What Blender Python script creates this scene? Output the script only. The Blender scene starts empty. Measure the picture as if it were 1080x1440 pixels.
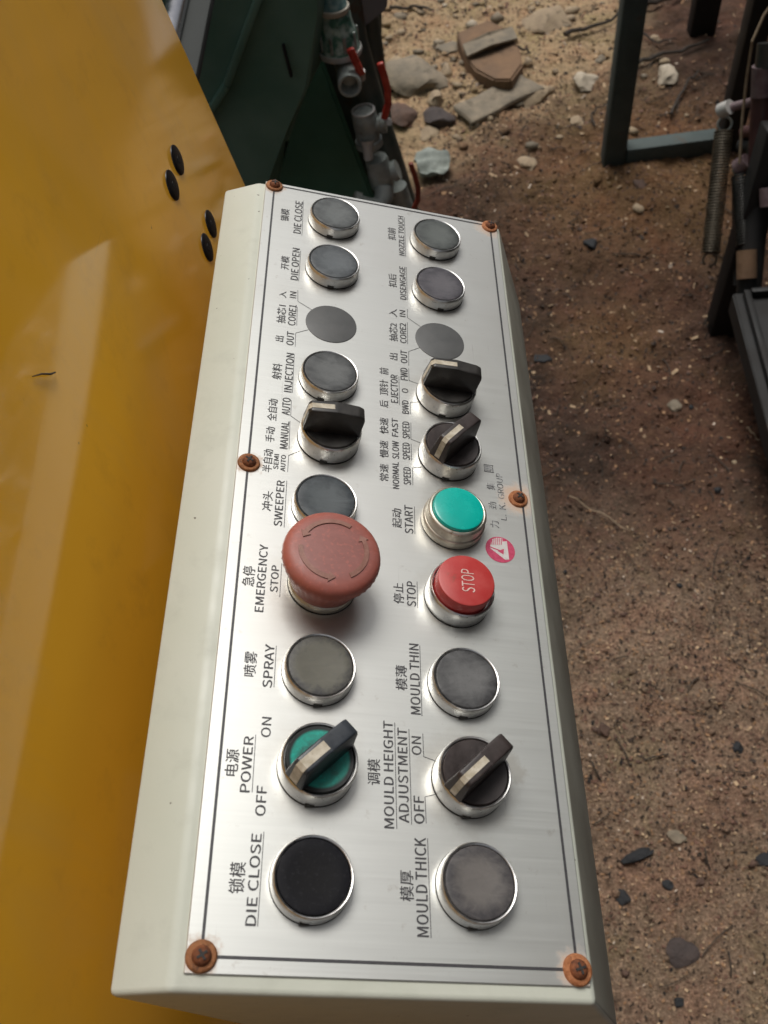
import bpy, bmesh, math, random
import numpy as np
from mathutils import Vector, Matrix
random.seed(7)
rng = np.random.default_rng(7)
sc = bpy.context.scene
col = sc.collection
R = math.radians

# ---------------------------------------------------------------- camera, sky, sun, exposure
CAM = Vector((0.088075, -0.064615, 1.450066))
CX = Vector((0.99616, -0.00936, -0.087052)); CY = Vector((0.058506, 0.810854, 0.582317)); CZ = Vector((0.065135, -0.585174, 0.808288))
cam_data = bpy.data.cameras.new('camera')
cam = bpy.data.objects.new('camera', cam_data); col.objects.link(cam)
m = Matrix((CX, CY, CZ)).transposed().to_4x4(); m.translation = CAM
cam.matrix_world = m
cam_data.sensor_fit = 'VERTICAL'; cam_data.sensor_height = 36.0; cam_data.lens = 36.0 * 1338.0 / 1440.0
cam_data.clip_start = 0.02; cam_data.clip_end = 400.0
cam_data.dof.use_dof = True; cam_data.dof.focus_distance = 0.46; cam_data.dof.aperture_fstop = 20.0
sc.camera = cam

SUN_DIR = Vector((-0.07, 0.40, 0.90)).normalized()          # towards the sun
world = bpy.data.worlds.new('World'); sc.world = world; world.use_nodes = True
wn = world.node_tree; wn.nodes.clear()
sky = wn.nodes.new('ShaderNodeTexSky'); sky.sky_type = 'NISHITA'; sky.sun_disc = False
sky.sun_elevation = math.asin(SUN_DIR.z); sky.sun_rotation = math.atan2(SUN_DIR.x, SUN_DIR.y)
sky.air_density = 1.0; sky.dust_density = 6.0; sky.ozone_density = 1.0
hs = wn.nodes.new('ShaderNodeHueSaturation'); hs.inputs['Saturation'].default_value = 0.30
bg = wn.nodes.new('ShaderNodeBackground'); bg.inputs['Strength'].default_value = 0.075
wo = wn.nodes.new('ShaderNodeOutputWorld')
wn.links.new(sky.outputs[0], hs.inputs['Color']); wn.links.new(hs.outputs[0], bg.inputs[0]); wn.links.new(bg.outputs[0], wo.inputs[0])
sun_d = bpy.data.lights.new('sun', 'SUN'); sun_d.energy = 2.1; sun_d.angle = R(30); sun_d.color = (1.0, 0.98, 0.935)
sun = bpy.data.objects.new('sun', sun_d); col.objects.link(sun)
sun.rotation_euler = SUN_DIR.to_track_quat('Z', 'Y').to_euler()
sc.view_settings.view_transform = 'Standard'; sc.view_settings.look = 'None'; sc.view_settings.gamma = 1.0
sc.view_settings.use_curve_mapping = False
sc.view_settings.exposure = 0.08

# ---------------------------------------------------------------- helpers
def ray(u, v):      # direction of a point of the photograph (1080 x 1440) seen from the camera
    return CX * ((u - 540) / 1338.0) - CY * ((v - 720) / 1338.0) - CZ
def at_z(u, v, z): r = ray(u, v); return CAM + r * ((z - CAM.z) / r.z)
def at_y(u, v, y): r = ray(u, v); return CAM + r * ((y - CAM.y) / r.y)
def at_d(u, v, d): return CAM + ray(u, v) * d

def lin(c):
    return tuple(((x / 255) / 12.92 if x / 255 <= 0.04045 else ((x / 255 + 0.055) / 1.055) ** 2.4) for x in c)

def tagp(o, label=None, cat=None, group=None, kind=None):
    if label: o['label'] = label
    if cat: o['category'] = cat
    if group: o['group'] = group
    if kind: o['kind'] = kind
    return o

def empty(name, loc, label=None, cat=None, group=None):
    o = bpy.data.objects.new(name, None); col.objects.link(o); o.location = loc; o.empty_display_size = 0.05
    return tagp(o, label, cat, group)

def mesh_obj(name, bm, mat, parent=None, smooth=35, loc=None):
    if isinstance(bm, bmesh.types.BMesh):
        me = bpy.data.meshes.new(name); bmesh.ops.recalc_face_normals(bm, faces=bm.faces); bm.to_mesh(me); bm.free()
    else: me = bm
    me.name = name
    me.materials.clear()
    for mm in (mat if isinstance(mat, (list, tuple)) else [mat]): me.materials.append(mm)
    if smooth:
        me.polygons.foreach_set('use_smooth', [True] * len(me.polygons))
        me.set_sharp_from_angle(angle=R(smooth))
    o = bpy.data.objects.new(name, me); col.objects.link(o)
    if parent is not None: o.parent = parent
    if loc is not None: o.location = loc
    return o

def share(o, parent, loc, rotz=0.0):
    c = o.copy(); col.objects.link(c); c.parent = parent; c.location = loc; c.rotation_euler = (0, 0, rotz)
    return c

def lathe(bm, prof, seg=48, M=None, close=False):
    M = M or Matrix.Identity(4)
    rings = []
    for r, h in prof:
        if r < 1e-7: rings.append([bm.verts.new(M @ Vector((0, 0, h)))]); continue
        rings.append([bm.verts.new(M @ Vector((r * math.cos(2 * math.pi * i / seg), r * math.sin(2 * math.pi * i / seg), h))) for i in range(seg)])
    for a, b in zip(rings, rings[1:]):
        for i in range(seg):
            j = (i + 1) % seg
            if len(a) == 1 and len(b) == 1: continue
            if len(a) == 1: bm.faces.new((a[0], b[i], b[j]))
            elif len(b) == 1: bm.faces.new((a[i], a[j], b[0]))
            else: bm.faces.new((a[i], a[j], b[j], b[i]))
    return bm

def frame(p, d):      # matrix whose z runs along d from p
    q = Vector(d).to_track_quat('Z', 'Y').to_matrix().to_4x4(); q.translation = Vector(p); return q

def tube(bm, pts, rad, seg=10, cap=True):
    pts = [Vector(p) for p in pts]; n = len(pts)
    rads = rad if isinstance(rad, (list, tuple)) else [rad] * n
    up = None; rings = []
    for i, p in enumerate(pts):
        d = (pts[min(i + 1, n - 1)] - pts[max(i - 1, 0)]).normalized()
        if up is None:
            up = d.orthogonal().normalized()
        up = (up - d * up.dot(d)).normalized(); w = d.cross(up)
        rings.append([bm.verts.new(p + (up * math.cos(2 * math.pi * k / seg) + w * math.sin(2 * math.pi * k / seg)) * rads[i]) for k in range(seg)])
    for a, b in zip(rings, rings[1:]):
        for k in range(seg): bm.faces.new((a[k], a[(k + 1) % seg], b[(k + 1) % seg], b[k]))
    if cap: bm.faces.new(rings[0][::-1]); bm.faces.new(rings[-1])
    return bm

def box(bm, size, M=None, bev=0.0, seg=2):
    M = M or Matrix.Identity(4)
    t = bmesh.new(); bmesh.ops.create_cube(t, size=1.0)
    for v in t.verts: v.co = Vector((v.co.x * size[0], v.co.y * size[1], v.co.z * size[2]))
    if bev: bmesh.ops.bevel(t, geom=t.edges[:], offset=bev, segments=seg, affect='EDGES', profile=0.5)
    for v in t.verts: v.co = M @ v.co
    me = bpy.data.meshes.new('tmp'); t.to_mesh(me); t.free(); bm.from_mesh(me); bpy.data.meshes.remove(me)
    return bm

def beam(bm, p, q, w, h, side=Vector((1, 0, 0)), bev=0.002):   # box section from p to q
    p, q = Vector(p), Vector(q); d = (q - p); L_ = d.length; d.normalize()
    x = (side - d * side.dot(d)).normalized(); y = d.cross(x)
    M = Matrix((x, y, d)).transposed().to_4x4(); M.translation = (p + q) / 2
    return box(bm, (w, h, L_), M, bev)

def slab(bm, poly, off):      # polygon of 3D points made thick along off
    a = [bm.verts.new(Vector(p)) for p in poly]; b = [bm.verts.new(Vector(p) + off) for p in poly]
    bm.faces.new(a); bm.faces.new(b[::-1])
    for i in range(len(a)): j = (i + 1) % len(a); bm.faces.new((a[i], b[i], b[j], a[j]))
    return bm

# ---------------------------------------------------------------- value noise (for the terrain)
_perm = rng.random((64, 256, 256))
def vnoise(x, y, f, k=0):
    x = np.asarray(x, float) * f + 100.37 + k * 7.1; y = np.asarray(y, float) * f + 91.71 + k * 3.3
    xi = np.floor(x).astype(int); yi = np.floor(y).astype(int); fx = x - xi; fy = y - yi
    fx = fx * fx * (3 - 2 * fx); fy = fy * fy * (3 - 2 * fy)
    t = _perm[k % 64]
    a = t[xi % 256, yi % 256]; b = t[(xi + 1) % 256, yi % 256]; c = t[xi % 256, (yi + 1) % 256]; d = t[(xi + 1) % 256, (yi + 1) % 256]
    return (a * (1 - fx) + b * fx) * (1 - fy) + (c * (1 - fx) + d * fx) * fy - 0.5

def ground_h(x, y):
    x = np.asarray(x, float); y = np.asarray(y, float)
    z = 0.060 * vnoise(x, y, 1.3, 1) + 0.034 * vnoise(x, y, 4.0, 2) + 0.022 * vnoise(x, y, 9.0, 3)
    rough = 0.45 + 0.75 * np.clip(vnoise(x, y, 2.2, 9) + 0.5, 0, 1)
    z = z + rough * (0.016 * vnoise(x, y, 21.0, 4) + 0.011 * vnoise(x, y, 47.0, 5) + 0.006 * vnoise(x, y, 100.0, 6))
    fade = np.clip(1.0 - (np.hypot(x - 0.3, y - 1.5) - 4.0) / 6.0, 0.15, 1)
    return z * fade
def gz(x, y): return float(ground_h(x, y))

# ---------------------------------------------------------------- materials
def mat_new(name):
    mt = bpy.data.materials.new(name); mt.use_nodes = True
    nt = mt.node_tree; b = nt.nodes['Principled BSDF']; return mt, nt, b
def nd(nt, t, **kw):
    n = nt.nodes.new(t)
    for k, v in kw.items(): setattr(n, k, v)
    return n
def ramp(nt, src, stops, interp='LINEAR'):
    r = nd(nt, 'ShaderNodeValToRGB'); r.color_ramp.interpolation = interp
    e = r.color_ramp.elements
    while len(e) < len(stops): e.new(0.5)
    for i, (p, c) in enumerate(stops):
        e[i].position = p; e[i].color = (c, c, c, 1) if isinstance(c, (int, float)) else (*c, 1)
    nt.links.new(src, r.inputs[0]); return r.outputs[0]
def noise(nt, scale, detail=4, rough=0.55, vec=None, dist=0.0):
    n = nd(nt, 'ShaderNodeTexNoise'); n.inputs['Scale'].default_value = scale; n.inputs['Detail'].default_value = detail
    n.inputs['Roughness'].default_value = rough; n.inputs['Distortion'].default_value = dist
    if vec is not None: nt.links.new(vec, n.inputs['Vector'])
    return n.outputs['Fac']
def coords(nt, scale=(1, 1, 1), loc=(0, 0, 0), world=False):
    if world:
        g = nd(nt, 'ShaderNodeNewGeometry'); src = g.outputs['Position']
    else:
        t = nd(nt, 'ShaderNodeTexCoord'); src = t.outputs['Object']
    mp = nd(nt, 'ShaderNodeMapping'); mp.inputs['Scale'].default_value = scale; mp.inputs['Location'].default_value = loc
    nt.links.new(src, mp.inputs[0]); return mp.outputs[0]
def mix(nt, fac, a, b, mode='MIX'):
    m_ = nd(nt, 'ShaderNodeMix', data_type='RGBA', blend_type=mode)
    for i, s in ((0, fac), (6, a), (7, b)):
        if isinstance(s, (int, float)): m_.inputs[i].default_value = s
        elif isinstance(s, tuple): m_.inputs[i].default_value = (*s, 1) if len(s) == 3 else s
        else: nt.links.new(s, m_.inputs[i])
    return m_.outputs[2]
def math_(nt, op, a, b=0.0, clamp=False):
    m_ = nd(nt, 'ShaderNodeMath', operation=op, use_clamp=clamp)
    for i, s in ((0, a), (1, b)):
        if isinstance(s, (int, float)): m_.inputs[i].default_value = s
        else: nt.links.new(s, m_.inputs[i])
    return m_.outputs[0]
def bump(nt, b, h, strength=0.3, dist=0.001):
    n = nd(nt, 'ShaderNodeBump'); n.inputs['Strength'].default_value = strength; n.inputs['Distance'].default_value = dist
    nt.links.new(h, n.inputs['Height']); nt.links.new(n.outputs[0], b.inputs['Normal'])

def worn(name, c1, c2, scale=60, rough=(0.4, 0.6), metal=0.0, bmp=0.25, bd=0.0006, spots=None, lo=0.35, hi=0.65):
    """two-tone worn surface, optional rust or dirt spots (colour, threshold)"""
    mt, nt, b = mat_new(name); v = coords(nt)
    n1 = noise(nt, scale, 6, 0.6, v)
    c = ramp(nt, n1, [(lo, c1), (hi, c2)])
    if spots:
        n2 = noise(nt, scale * 0.6, 8, 0.7, coords(nt, loc=(3.1, 1.7, 9.2)), 0.3)
        f = ramp(nt, n2, [(spots[1], 0.0), (spots[1] + 0.09, 1.0)])
        c = mix(nt, f, c, spots[0])
    nt.links.new(c, b.inputs['Base Color'])
    nt.links.new(ramp(nt, n1, [(0.3, rough[0]), (0.7, rough[1])]), b.inputs['Roughness'])
    b.inputs['Metallic'].default_value = metal
    if bmp: bump(nt, b, noise(nt, scale * 5, 5, 0.6, v), bmp, bd)
    return mt

M_ = {}
# cream painted sheet steel
def cream():
    mt, nt, b = mat_new('cream_painted_steel'); v = coords(nt)
    n1 = noise(nt, 9, 5, 0.55, v); n2 = noise(nt, 60, 6, 0.65, v)
    c = mix(nt, ramp(nt, n1, [(0.35, 0.0), (0.7, 1.0)]), (0.52, 0.54, 0.455), (0.575, 0.585, 0.51))
    c = mix(nt, math_(nt, 'MULTIPLY', ramp(nt, n2, [(0.52, 0.0), (0.75, 1.0)]), 0.3), c, (0.36, 0.37, 0.31))
    n3 = noise(nt, 210, 2, 0.5, v)                                        # small chips and pits
    c = mix(nt, ramp(nt, n3, [(0.745, 0.0), (0.77, 1.0)]), c, (0.12, 0.10, 0.08))
    nt.links.new(c, b.inputs['Base Color']); b.inputs['Roughness'].default_value = 0.42
    nt.links.new(ramp(nt, n2, [(0.3, 0.36), (0.7, 0.56)]), b.inputs['Roughness'])
    bump(nt, b, noise(nt, 420, 3, 0.5, v), 0.10, 0.0004); return mt
M_['cream'] = cream()

def yellow():
    mt, nt, b = mat_new('ochre_yellow_paint'); v = coords(nt)
    n1 = noise(nt, 3.5, 4, 0.5, v); n2 = noise(nt, 40, 6, 0.65, v)
    c = mix(nt, ramp(nt, n1, [(0.3, 0.0), (0.7, 1.0)]), (0.78, 0.375, 0.024), (0.90, 0.465, 0.038))
    c = mix(nt, math_(nt, 'MULTIPLY', ramp(nt, n2, [(0.55, 0.0), (0.8, 1.0)]), 0.25), c, (0.40, 0.21, 0.04))
    n3 = noise(nt, 90, 2, 0.5, v)
    c = mix(nt, ramp(nt, n3, [(0.775, 0.0), (0.80, 0.8)]), c, (0.09, 0.05, 0.02))
    s1 = noise(nt, 1, 2, 0.5, coords(nt, (60, 9, 380))); s2 = noise(nt, 9, 3, 0.5, coords(nt, loc=(3, 3, 3)))
    c = mix(nt, math_(nt, 'MULTIPLY', math_(nt, 'MULTIPLY', ramp(nt, s1, [(0.71, 0.0), (0.74, 1.0)]), ramp(nt, s2, [(0.54, 0.0), (0.60, 1.0)])), 0.55), c, (0.30, 0.17, 0.06))
    s3 = noise(nt, 5, 6, 0.7, coords(nt, (1, 1, 0.5), (7, 1, 4)), 0.5)
    c = mix(nt, math_(nt, 'MULTIPLY', ramp(nt, s3, [(0.50, 0.0), (0.72, 1.0)]), 0.22), c, (0.42, 0.33, 0.17))
    nt.links.new(c, b.inputs['Base Color'])
    nt.links.new(ramp(nt, noise(nt, 14, 5, 0.6, v), [(0.3, 0.07), (0.7, 0.12)]), b.inputs['Roughness'])
    b.inputs['Specular IOR Level'].default_value = 0.5
    bump(nt, b, noise(nt, 5, 2, 0.5, v), 0.05, 0.004); return mt
M_['yellow'] = yellow()
M_['side_shade'] = worn('cream_with_painted_shade', (0.25, 0.235, 0.19), (0.36, 0.345, 0.285), 22, (0.45, 0.65), 0, 0.15, 0.0005, ((0.17, 0.14, 0.11), 0.60))  # darker copy of the cream paint: shade painted into the right facet

SCREWS = [(0, 0), (131.0, 0), (0, 411.4), (130.6, 411.4), (0.3, 206.2), (128.9, 206.0)]
def plate():
    """brushed aluminium label plate: brushing along x, rust stains round the screw holes"""
    mt, nt, b = mat_new('brushed_aluminium'); v = coords(nt); g = coords(nt, (14, 900, 1)); g2 = coords(nt, (60, 2600, 1))
    n1 = noise(nt, 1, 5, 0.6, g); n0 = noise(nt, 1, 3, 0.5, g2); n2 = noise(nt, 12, 5, 0.6, v); n3 = noise(nt, 130, 5, 0.7, v)
    c = mix(nt, ramp(nt, n1, [(0.3, 0.0), (0.7, 1.0)]), (0.61, 0.62, 0.59), (0.645, 0.655, 0.625))
    n5 = noise(nt, 7, 3, 0.5, coords(nt, (1, 0.6, 1), (5, 3, 1)))
    c = mix(nt, math_(nt, 'MULTIPLY', ramp(nt, n5, [(0.4, 0.0), (0.65, 1.0)]), 0.55), c, (0.60, 0.59, 0.565))
    c = mix(nt, math_(nt, 'MULTIPLY', ramp(nt, n2, [(0.5, 0.0), (0.8, 1.0)]), 0.35), c, (0.47, 0.45, 0.40))
    c = mix(nt, math_(nt, 'MULTIPLY', ramp(nt, n3, [(0.62, 0.0), (0.72, 1.0)]), 0.35), c, (0.36, 0.32, 0.27))
    tc = nd(nt, 'ShaderNodeTexCoord'); rust = None; nz = noise(nt, 220, 5, 0.7, v)
    for i, (x, y) in enumerate(SCREWS):
        d = nd(nt, 'ShaderNodeVectorMath', operation='DISTANCE'); nt.links.new(tc.outputs['Object'], d.inputs[0]); d.inputs[1].default_value = (x / 1000, y / 1000, 0)
        rr = [0.0074, 0.0080, 0.0074, 0.0105, 0.0066, 0.0110][i]
        w = math_(nt, 'ADD', d.outputs['Value'], math_(nt, 'MULTIPLY', math_(nt, 'SUBTRACT', nz, 0.5), 0.012))
        q = ramp(nt, math_(nt, 'DIVIDE', w, rr), [(0.55, 1.0), (1.0, 0.0)])
        rust = q if rust is None else math_(nt, 'MAXIMUM', rust, q)
    c = mix(nt, math_(nt, 'MULTIPLY', rust, 0.62), c, (0.42, 0.235, 0.12))
    gr = None
    for (x, y, rr, k) in ((35.2, 388, 21, .5), (35.2, 346, 21, .6), (35.2, 264, 20, .5), (36, 226, 22, .7), (35.2, 146, 27, .8), (35.2, 105, 20, .5), (35.6, 66, 23, .6), (35, 25, 19, .35), (95, 386, 20, .5), (95, 343, 20, .6), (95, 265, 22, .7), (95, 226, 22, .7), (95, 187, 20, .7), (95, 147, 22, .7), (95, 106, 19, .4), (95, 66, 23, .9), (95, 26, 19, .4), (113, 72, 7, 1.0)):
        d = nd(nt, 'ShaderNodeVectorMath', operation='DISTANCE'); nt.links.new(tc.outputs['Object'], d.inputs[0]); d.inputs[1].default_value = (x / 1000, y / 1000, 0)
        w = math_(nt, 'ADD', d.outputs['Value'], math_(nt, 'MULTIPLY', math_(nt, 'SUBTRACT', n3, 0.5), 0.016))
        mr = nd(nt, 'ShaderNodeMapRange'); mr.inputs[1].default_value = rr / 1000; mr.inputs[2].default_value = rr / 1000 * 0.6; mr.inputs[4].default_value = k; nt.links.new(w, mr.inputs[0])
        gr = mr.outputs[0] if gr is None else math_(nt, 'MAXIMUM', gr, mr.outputs[0])
    c = mix(nt, math_(nt, 'MULTIPLY', gr, 0.42), c, (0.40, 0.365, 0.305))
    sc_ = noise(nt, 1, 2, 0.5, coords(nt, (900, 22, 1), (2, 5, 0))); sc2 = noise(nt, 14, 3, 0.5, coords(nt, loc=(8, 8, 8)))
    c = mix(nt, math_(nt, 'MULTIPLY', math_(nt, 'MULTIPLY', ramp(nt, sc_, [(0.70, 0.0), (0.73, 1.0)]), ramp(nt, sc2, [(0.55, 0.0), (0.62, 1.0)])), 0.5), c, (0.34, 0.33, 0.31))
    nt.links.new(c, b.inputs['Base Color'])
    nt.links.new(math_(nt, 'SUBTRACT', 0.80, math_(nt, 'MULTIPLY', rust, 0.8), True), b.inputs['Metallic'])
    nt.links.new(ramp(nt, n1, [(0.25, 0.345), (0.75, 0.405)]), b.inputs['Roughness'])
    bump(nt, b, math_(nt, 'ADD', n1, math_(nt, 'MULTIPLY', n0, 0.6)), 0.028, 0.0003); return mt
M_['plate'] = plate()
M_['chrome'] = worn('nickel_plated_bezel', (0.66, 0.65, 0.63), (0.76, 0.755, 0.74), 300, (0.25, 0.42), 1.0, 0.12, 0.0002, ((0.42, 0.38, 0.31), 0.67))
M_['bezel_old'] = worn('dull_stained_bezel', (0.50, 0.46, 0.39), (0.60, 0.56, 0.48), 300, (0.38, 0.52), 0.9, 0.15, 0.0002, ((0.30, 0.23, 0.14), 0.58))
M_['gasket'] = worn('black_rubber', (0.012, 0.012, 0.012), (0.03, 0.028, 0.025), 300, (0.6, 0.8))
M_['ink'] = worn('dark_print', (0.030, 0.030, 0.034), (0.055, 0.052, 0.055), 900, (0.4, 0.5), 0, 0)
M_['ink_faded'] = worn('faded_print', (0.06, 0.06, 0.065), (0.34, 0.34, 0.34), 420, (0.4, 0.5), 0, 0, lo=0.47, hi=0.62)
M_['logo_red'] = worn('crimson_print', (0.40, 0.035, 0.085), (0.50, 0.06, 0.13), 700, (0.4, 0.5), 0, 0)
M_['logo_pale'] = worn('bare_plate_print', (0.55, 0.51, 0.48), (0.62, 0.59, 0.57), 700, (0.4, 0.5), 0.3, 0)
M_['blank'] = worn('grey_blanking_film', (0.070, 0.072, 0.072), (0.086, 0.087, 0.087), 120, (0.45, 0.6), 0, 0.1)

def cap_mat(name, centre, edge, r0=0.006, r1=0.0135, rough=(0.38, 0.62), seed=0.0, streak=0.5):
    """rubbed plastic: worn pale middle, darker rim, grime"""
    mt, nt, b = mat_new(name); v = coords(nt, loc=(seed, seed * 0.7, 0)); tc = nd(nt, 'ShaderNodeTexCoord')
    ln = nd(nt, 'ShaderNodeVectorMath', operation='LENGTH')
    sx = nd(nt, 'ShaderNodeVectorMath', operation='MULTIPLY'); sx.inputs[1].default_value = (1, 1, 0)
    nt.links.new(tc.outputs['Object'], sx.inputs[0]); nt.links.new(sx.outputs[0], ln.inputs[0])
    nz = noise(nt, 170, 6, 0.65, v, 0.6)
    w = math_(nt, 'ADD', ln.outputs['Value'], math_(nt, 'MULTIPLY', math_(nt, 'SUBTRACT', nz, 0.5), 0.012 * streak * 2))
    mr = nd(nt, 'ShaderNodeMapRange'); mr.inputs[1].default_value = r0; mr.inputs[2].default_value = r1; nt.links.new(w, mr.inputs[0])
    c = mix(nt, mr.outputs[0], centre, edge)
    n6 = noise(nt, 95, 5, 0.7, coords(nt, (1, 2.2, 1), (seed * 3, seed, 2)), 0.8)
    c = mix(nt, math_(nt, 'MULTIPLY', ramp(nt, n6, [(0.42, 0.0), (0.68, 1.0)]), 0.5), c, tuple(x * 1.28 for x in centre))
    b.inputs['Specular IOR Level'].default_value = 0.33
    n2 = noise(nt, 600, 4, 0.6, v)
    c = mix(nt, math_(nt, 'MULTIPLY', ramp(nt, n2, [(0.55, 0.0), (0.72, 1.0)]), 0.35), c, tuple(x * 1.6 + 0.02 for x in edge))
    nt.links.new(c, b.inputs['Base Color'])
    nt.links.new(ramp(nt, nz, [(0.3, rough[0]), (0.7, rough[1])]), b.inputs['Roughness'])
    bump(nt, b, n2, 0.15, 0.0002); return mt
def low_spec(m_, k):
    m_.node_tree.nodes['Principled BSDF'].inputs['Specular IOR Level'].default_value = k; return m_
M_['black_plastic'] = worn('black_knob_plastic', (0.014, 0.013, 0.012), (0.035, 0.032, 0.029), 120, (0.32, 0.5), 0, 0.15, 0.0003, ((0.07, 0.062, 0.05), 0.60))
M_['brown_plastic'] = worn('brownish_knob_plastic', (0.020, 0.014, 0.013), (0.045, 0.034, 0.032), 120, (0.35, 0.55), 0, 0.15, 0.0003, ((0.08, 0.065, 0.05), 0.60))
M_['navy_plastic'] = worn('dark_blue_grey_knob_plastic', (0.016, 0.020, 0.026), (0.040, 0.046, 0.055), 120, (0.3, 0.5), 0, 0.15, 0.0003, ((0.05, 0.06, 0.06), 0.60))
M_['marker'] = worn('dirty_white_pointer', (0.34, 0.29, 0.20), (0.55, 0.50, 0.41), 260, (0.4, 0.6), 0, 0.2, 0.0002, ((0.20, 0.13, 0.07), 0.60))
M_['teal'] = worn('teal_green_lens', (0.0, 0.36, 0.30), (0.004, 0.42, 0.35), 60, (0.22, 0.32), 0, 0.05)
M_['stop_red'] = worn('rubbed_red_plastic', (0.40, 0.030, 0.028), (0.46, 0.062, 0.055), 90, (0.35, 0.5), 0, 0.1, 0.0003, ((0.22, 0.07, 0.05), 0.62))
M_['stop_text'] = worn('pale_moulded_lettering', (0.55, 0.34, 0.30), (0.68, 0.50, 0.45), 400, (0.5, 0.6), 0, 0)
M_['rust_screw'] = worn('rusted_steel', (0.20, 0.075, 0.025), (0.36, 0.155, 0.065), 420, (0.5, 0.75), 0.35, 0.6, 0.0006, ((0.07, 0.03, 0.018), 0.57))
M_['rust_dark'] = worn('deep_rust', (0.11, 0.035, 0.015), (0.26, 0.085, 0.03), 500, (0.6, 0.8), 0.2, 0.7, 0.0006)
M_['rust_orange'] = worn('orange_rust', (0.26, 0.08, 0.022), (0.46, 0.19, 0.08), 520, (0.6, 0.8), 0.1, 0.8, 0.0006, ((0.11, 0.035, 0.018), 0.56))
M_['bolt_black'] = worn('blackened_bolt', (0.014, 0.014, 0.016), (0.03, 0.03, 0.034), 200, (0.3, 0.45), 0.4, 0.1)
M_['green'] = worn('dark_green_machine_paint', (0.060, 0.180, 0.125), (0.090, 0.235, 0.170), 6, (0.32, 0.55), 0, 0.2, 0.0015, ((0.06, 0.085, 0.07), 0.60))
M_['green_worn'] = worn('oily_green_black_paint', (0.085, 0.175, 0.130), (0.135, 0.235, 0.182), 9, (0.3, 0.6), 0, 0.3, 0.002, ((0.06, 0.06, 0.055), 0.60))
M_['grey_bar'] = worn('grey_steel_bar', (0.018, 0.021, 0.019), (0.030, 0.033, 0.031), 14, (0.75, 0.9), 0.0, 0.1)
M_['steel_rod'] = worn('ground_steel_rod', (0.42, 0.42, 0.45), (0.52, 0.52, 0.54), 40, (0.18, 0.3), 1.0, 0.05)
M_['grey_plate'] = worn('grey_primed_plate', (0.16, 0.16, 0.17), (0.22, 0.215, 0.22), 12, (0.5, 0.65), 0.1, 0.15)
M_['galv'] = worn('galvanised_fitting', (0.26, 0.29, 0.27), (0.42, 0.45, 0.42), 45, (0.42, 0.6), 0.35, 0.4, 0.001, ((0.13, 0.10, 0.07), 0.58))
M_['galv_light'] = worn('bright_fitting', (0.45, 0.44, 0.42), (0.58, 0.56, 0.52), 45, (0.4, 0.6), 0.2, 0.3)
M_['cap_cream'] = worn('cream_pipe_cap', (0.50, 0.45, 0.36), (0.60, 0.55, 0.46), 60, (0.4, 0.6))
M_['teal_cap'] = worn('weathered_teal_paint', (0.05, 0.16, 0.17), (0.30, 0.42, 0.40), 120, (0.4, 0.6), 0, 0.4, 0.001)
M_['verdigris'] = worn('green_painted_coupling', (0.07, 0.20, 0.145), (0.50, 0.60, 0.53), 70, (0.35, 0.6), 0.1, 0.5, 0.001, ((0.03, 0.05, 0.04), 0.56), 0.42, 0.60)
M_['pipe_dark'] = worn('dark_oily_pipe', (0.060, 0.088, 0.072), (0.13, 0.125, 0.10), 30, (0.4, 0.6), 0.2, 0.4, 0.001, ((0.12, 0.06, 0.03), 0.58))
M_['red_lever'] = worn('red_vinyl_lever', (0.36, 0.022, 0.014), (0.45, 0.055, 0.03), 60, (0.35, 0.5), 0, 0.2)
M_['red_lever_old'] = worn('faded_dark_red_lever', (0.16, 0.02, 0.012), (0.30, 0.055, 0.025), 60, (0.4, 0.6), 0, 0.2)
M_['frame'] = worn('dark_green_grey_steel_tube', (0.045, 0.063, 0.061), (0.075, 0.094, 0.090), 16, (0.65, 0.85), 0.1, 0.2, 0.001, ((0.09, 0.06, 0.04), 0.64))
M_['black_metal'] = worn('black_oily_steel', (0.007, 0.007, 0.007), (0.018, 0.016, 0.015), 14, (0.55, 0.8), 0.2, 0.3, 0.001, ((0.05, 0.035, 0.028), 0.62))
M_['spring'] = worn('greasy_spring_steel', (0.050, 0.040, 0.026), (0.12, 0.10, 0.07), 40, (0.35, 0.55), 0.5, 0.2)
M_['spring2'] = worn('dark_spring_steel', (0.022, 0.022, 0.020), (0.05, 0.048, 0.042), 40, (0.35, 0.55), 0.5, 0.2)
M_['maroon'] = worn('maroon_painted_rod', (0.045, 0.014, 0.014), (0.08, 0.03, 0.028), 20, (0.4, 0.6), 0, 0.2)
M_['mauve'] = worn('dull_mauve_fitting', (0.12, 0.075, 0.08), (0.2, 0.15, 0.155), 40, (0.4, 0.6))
M_['wood_dark'] = worn('dark_twig_bark', (0.022, 0.016, 0.011), (0.05, 0.036, 0.025), 60, (0.7, 0.9), 0, 0.6, 0.002)
M_['straw'] = worn('pale_straw', (0.22, 0.16, 0.10), (0.34, 0.26, 0.17), 60, (0.6, 0.8))

def stone(name, a, b_, scale=24):
    return worn(name, a, b_, scale, (0.75, 0.95), 0, 0.8, 0.003, (tuple(x * 0.55 for x in a), 0.57))
M_['st_tan'] = stone('tan_stone', (0.24, 0.175, 0.11), (0.38, 0.29, 0.19))
M_['st_grey'] = stone('grey_stone', (0.15, 0.125, 0.09), (0.26, 0.21, 0.15))
M_['st_white'] = stone('whitish_stone', (0.36, 0.30, 0.22), (0.48, 0.41, 0.32))
M_['st_brick'] = stone('reddish_brown_lump', (0.075, 0.045, 0.032), (0.12, 0.07, 0.05))
M_['st_dark'] = stone('black_stone', (0.010, 0.011, 0.013), (0.028, 0.029, 0.032))
M_['st_slab'] = stone('brown_slab', (0.13, 0.075, 0.04), (0.21, 0.125, 0.07), 14)
M_['st_purple'] = stone('purplish_dark_lump', (0.04, 0.030, 0.028), (0.075, 0.056, 0.05))
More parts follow.
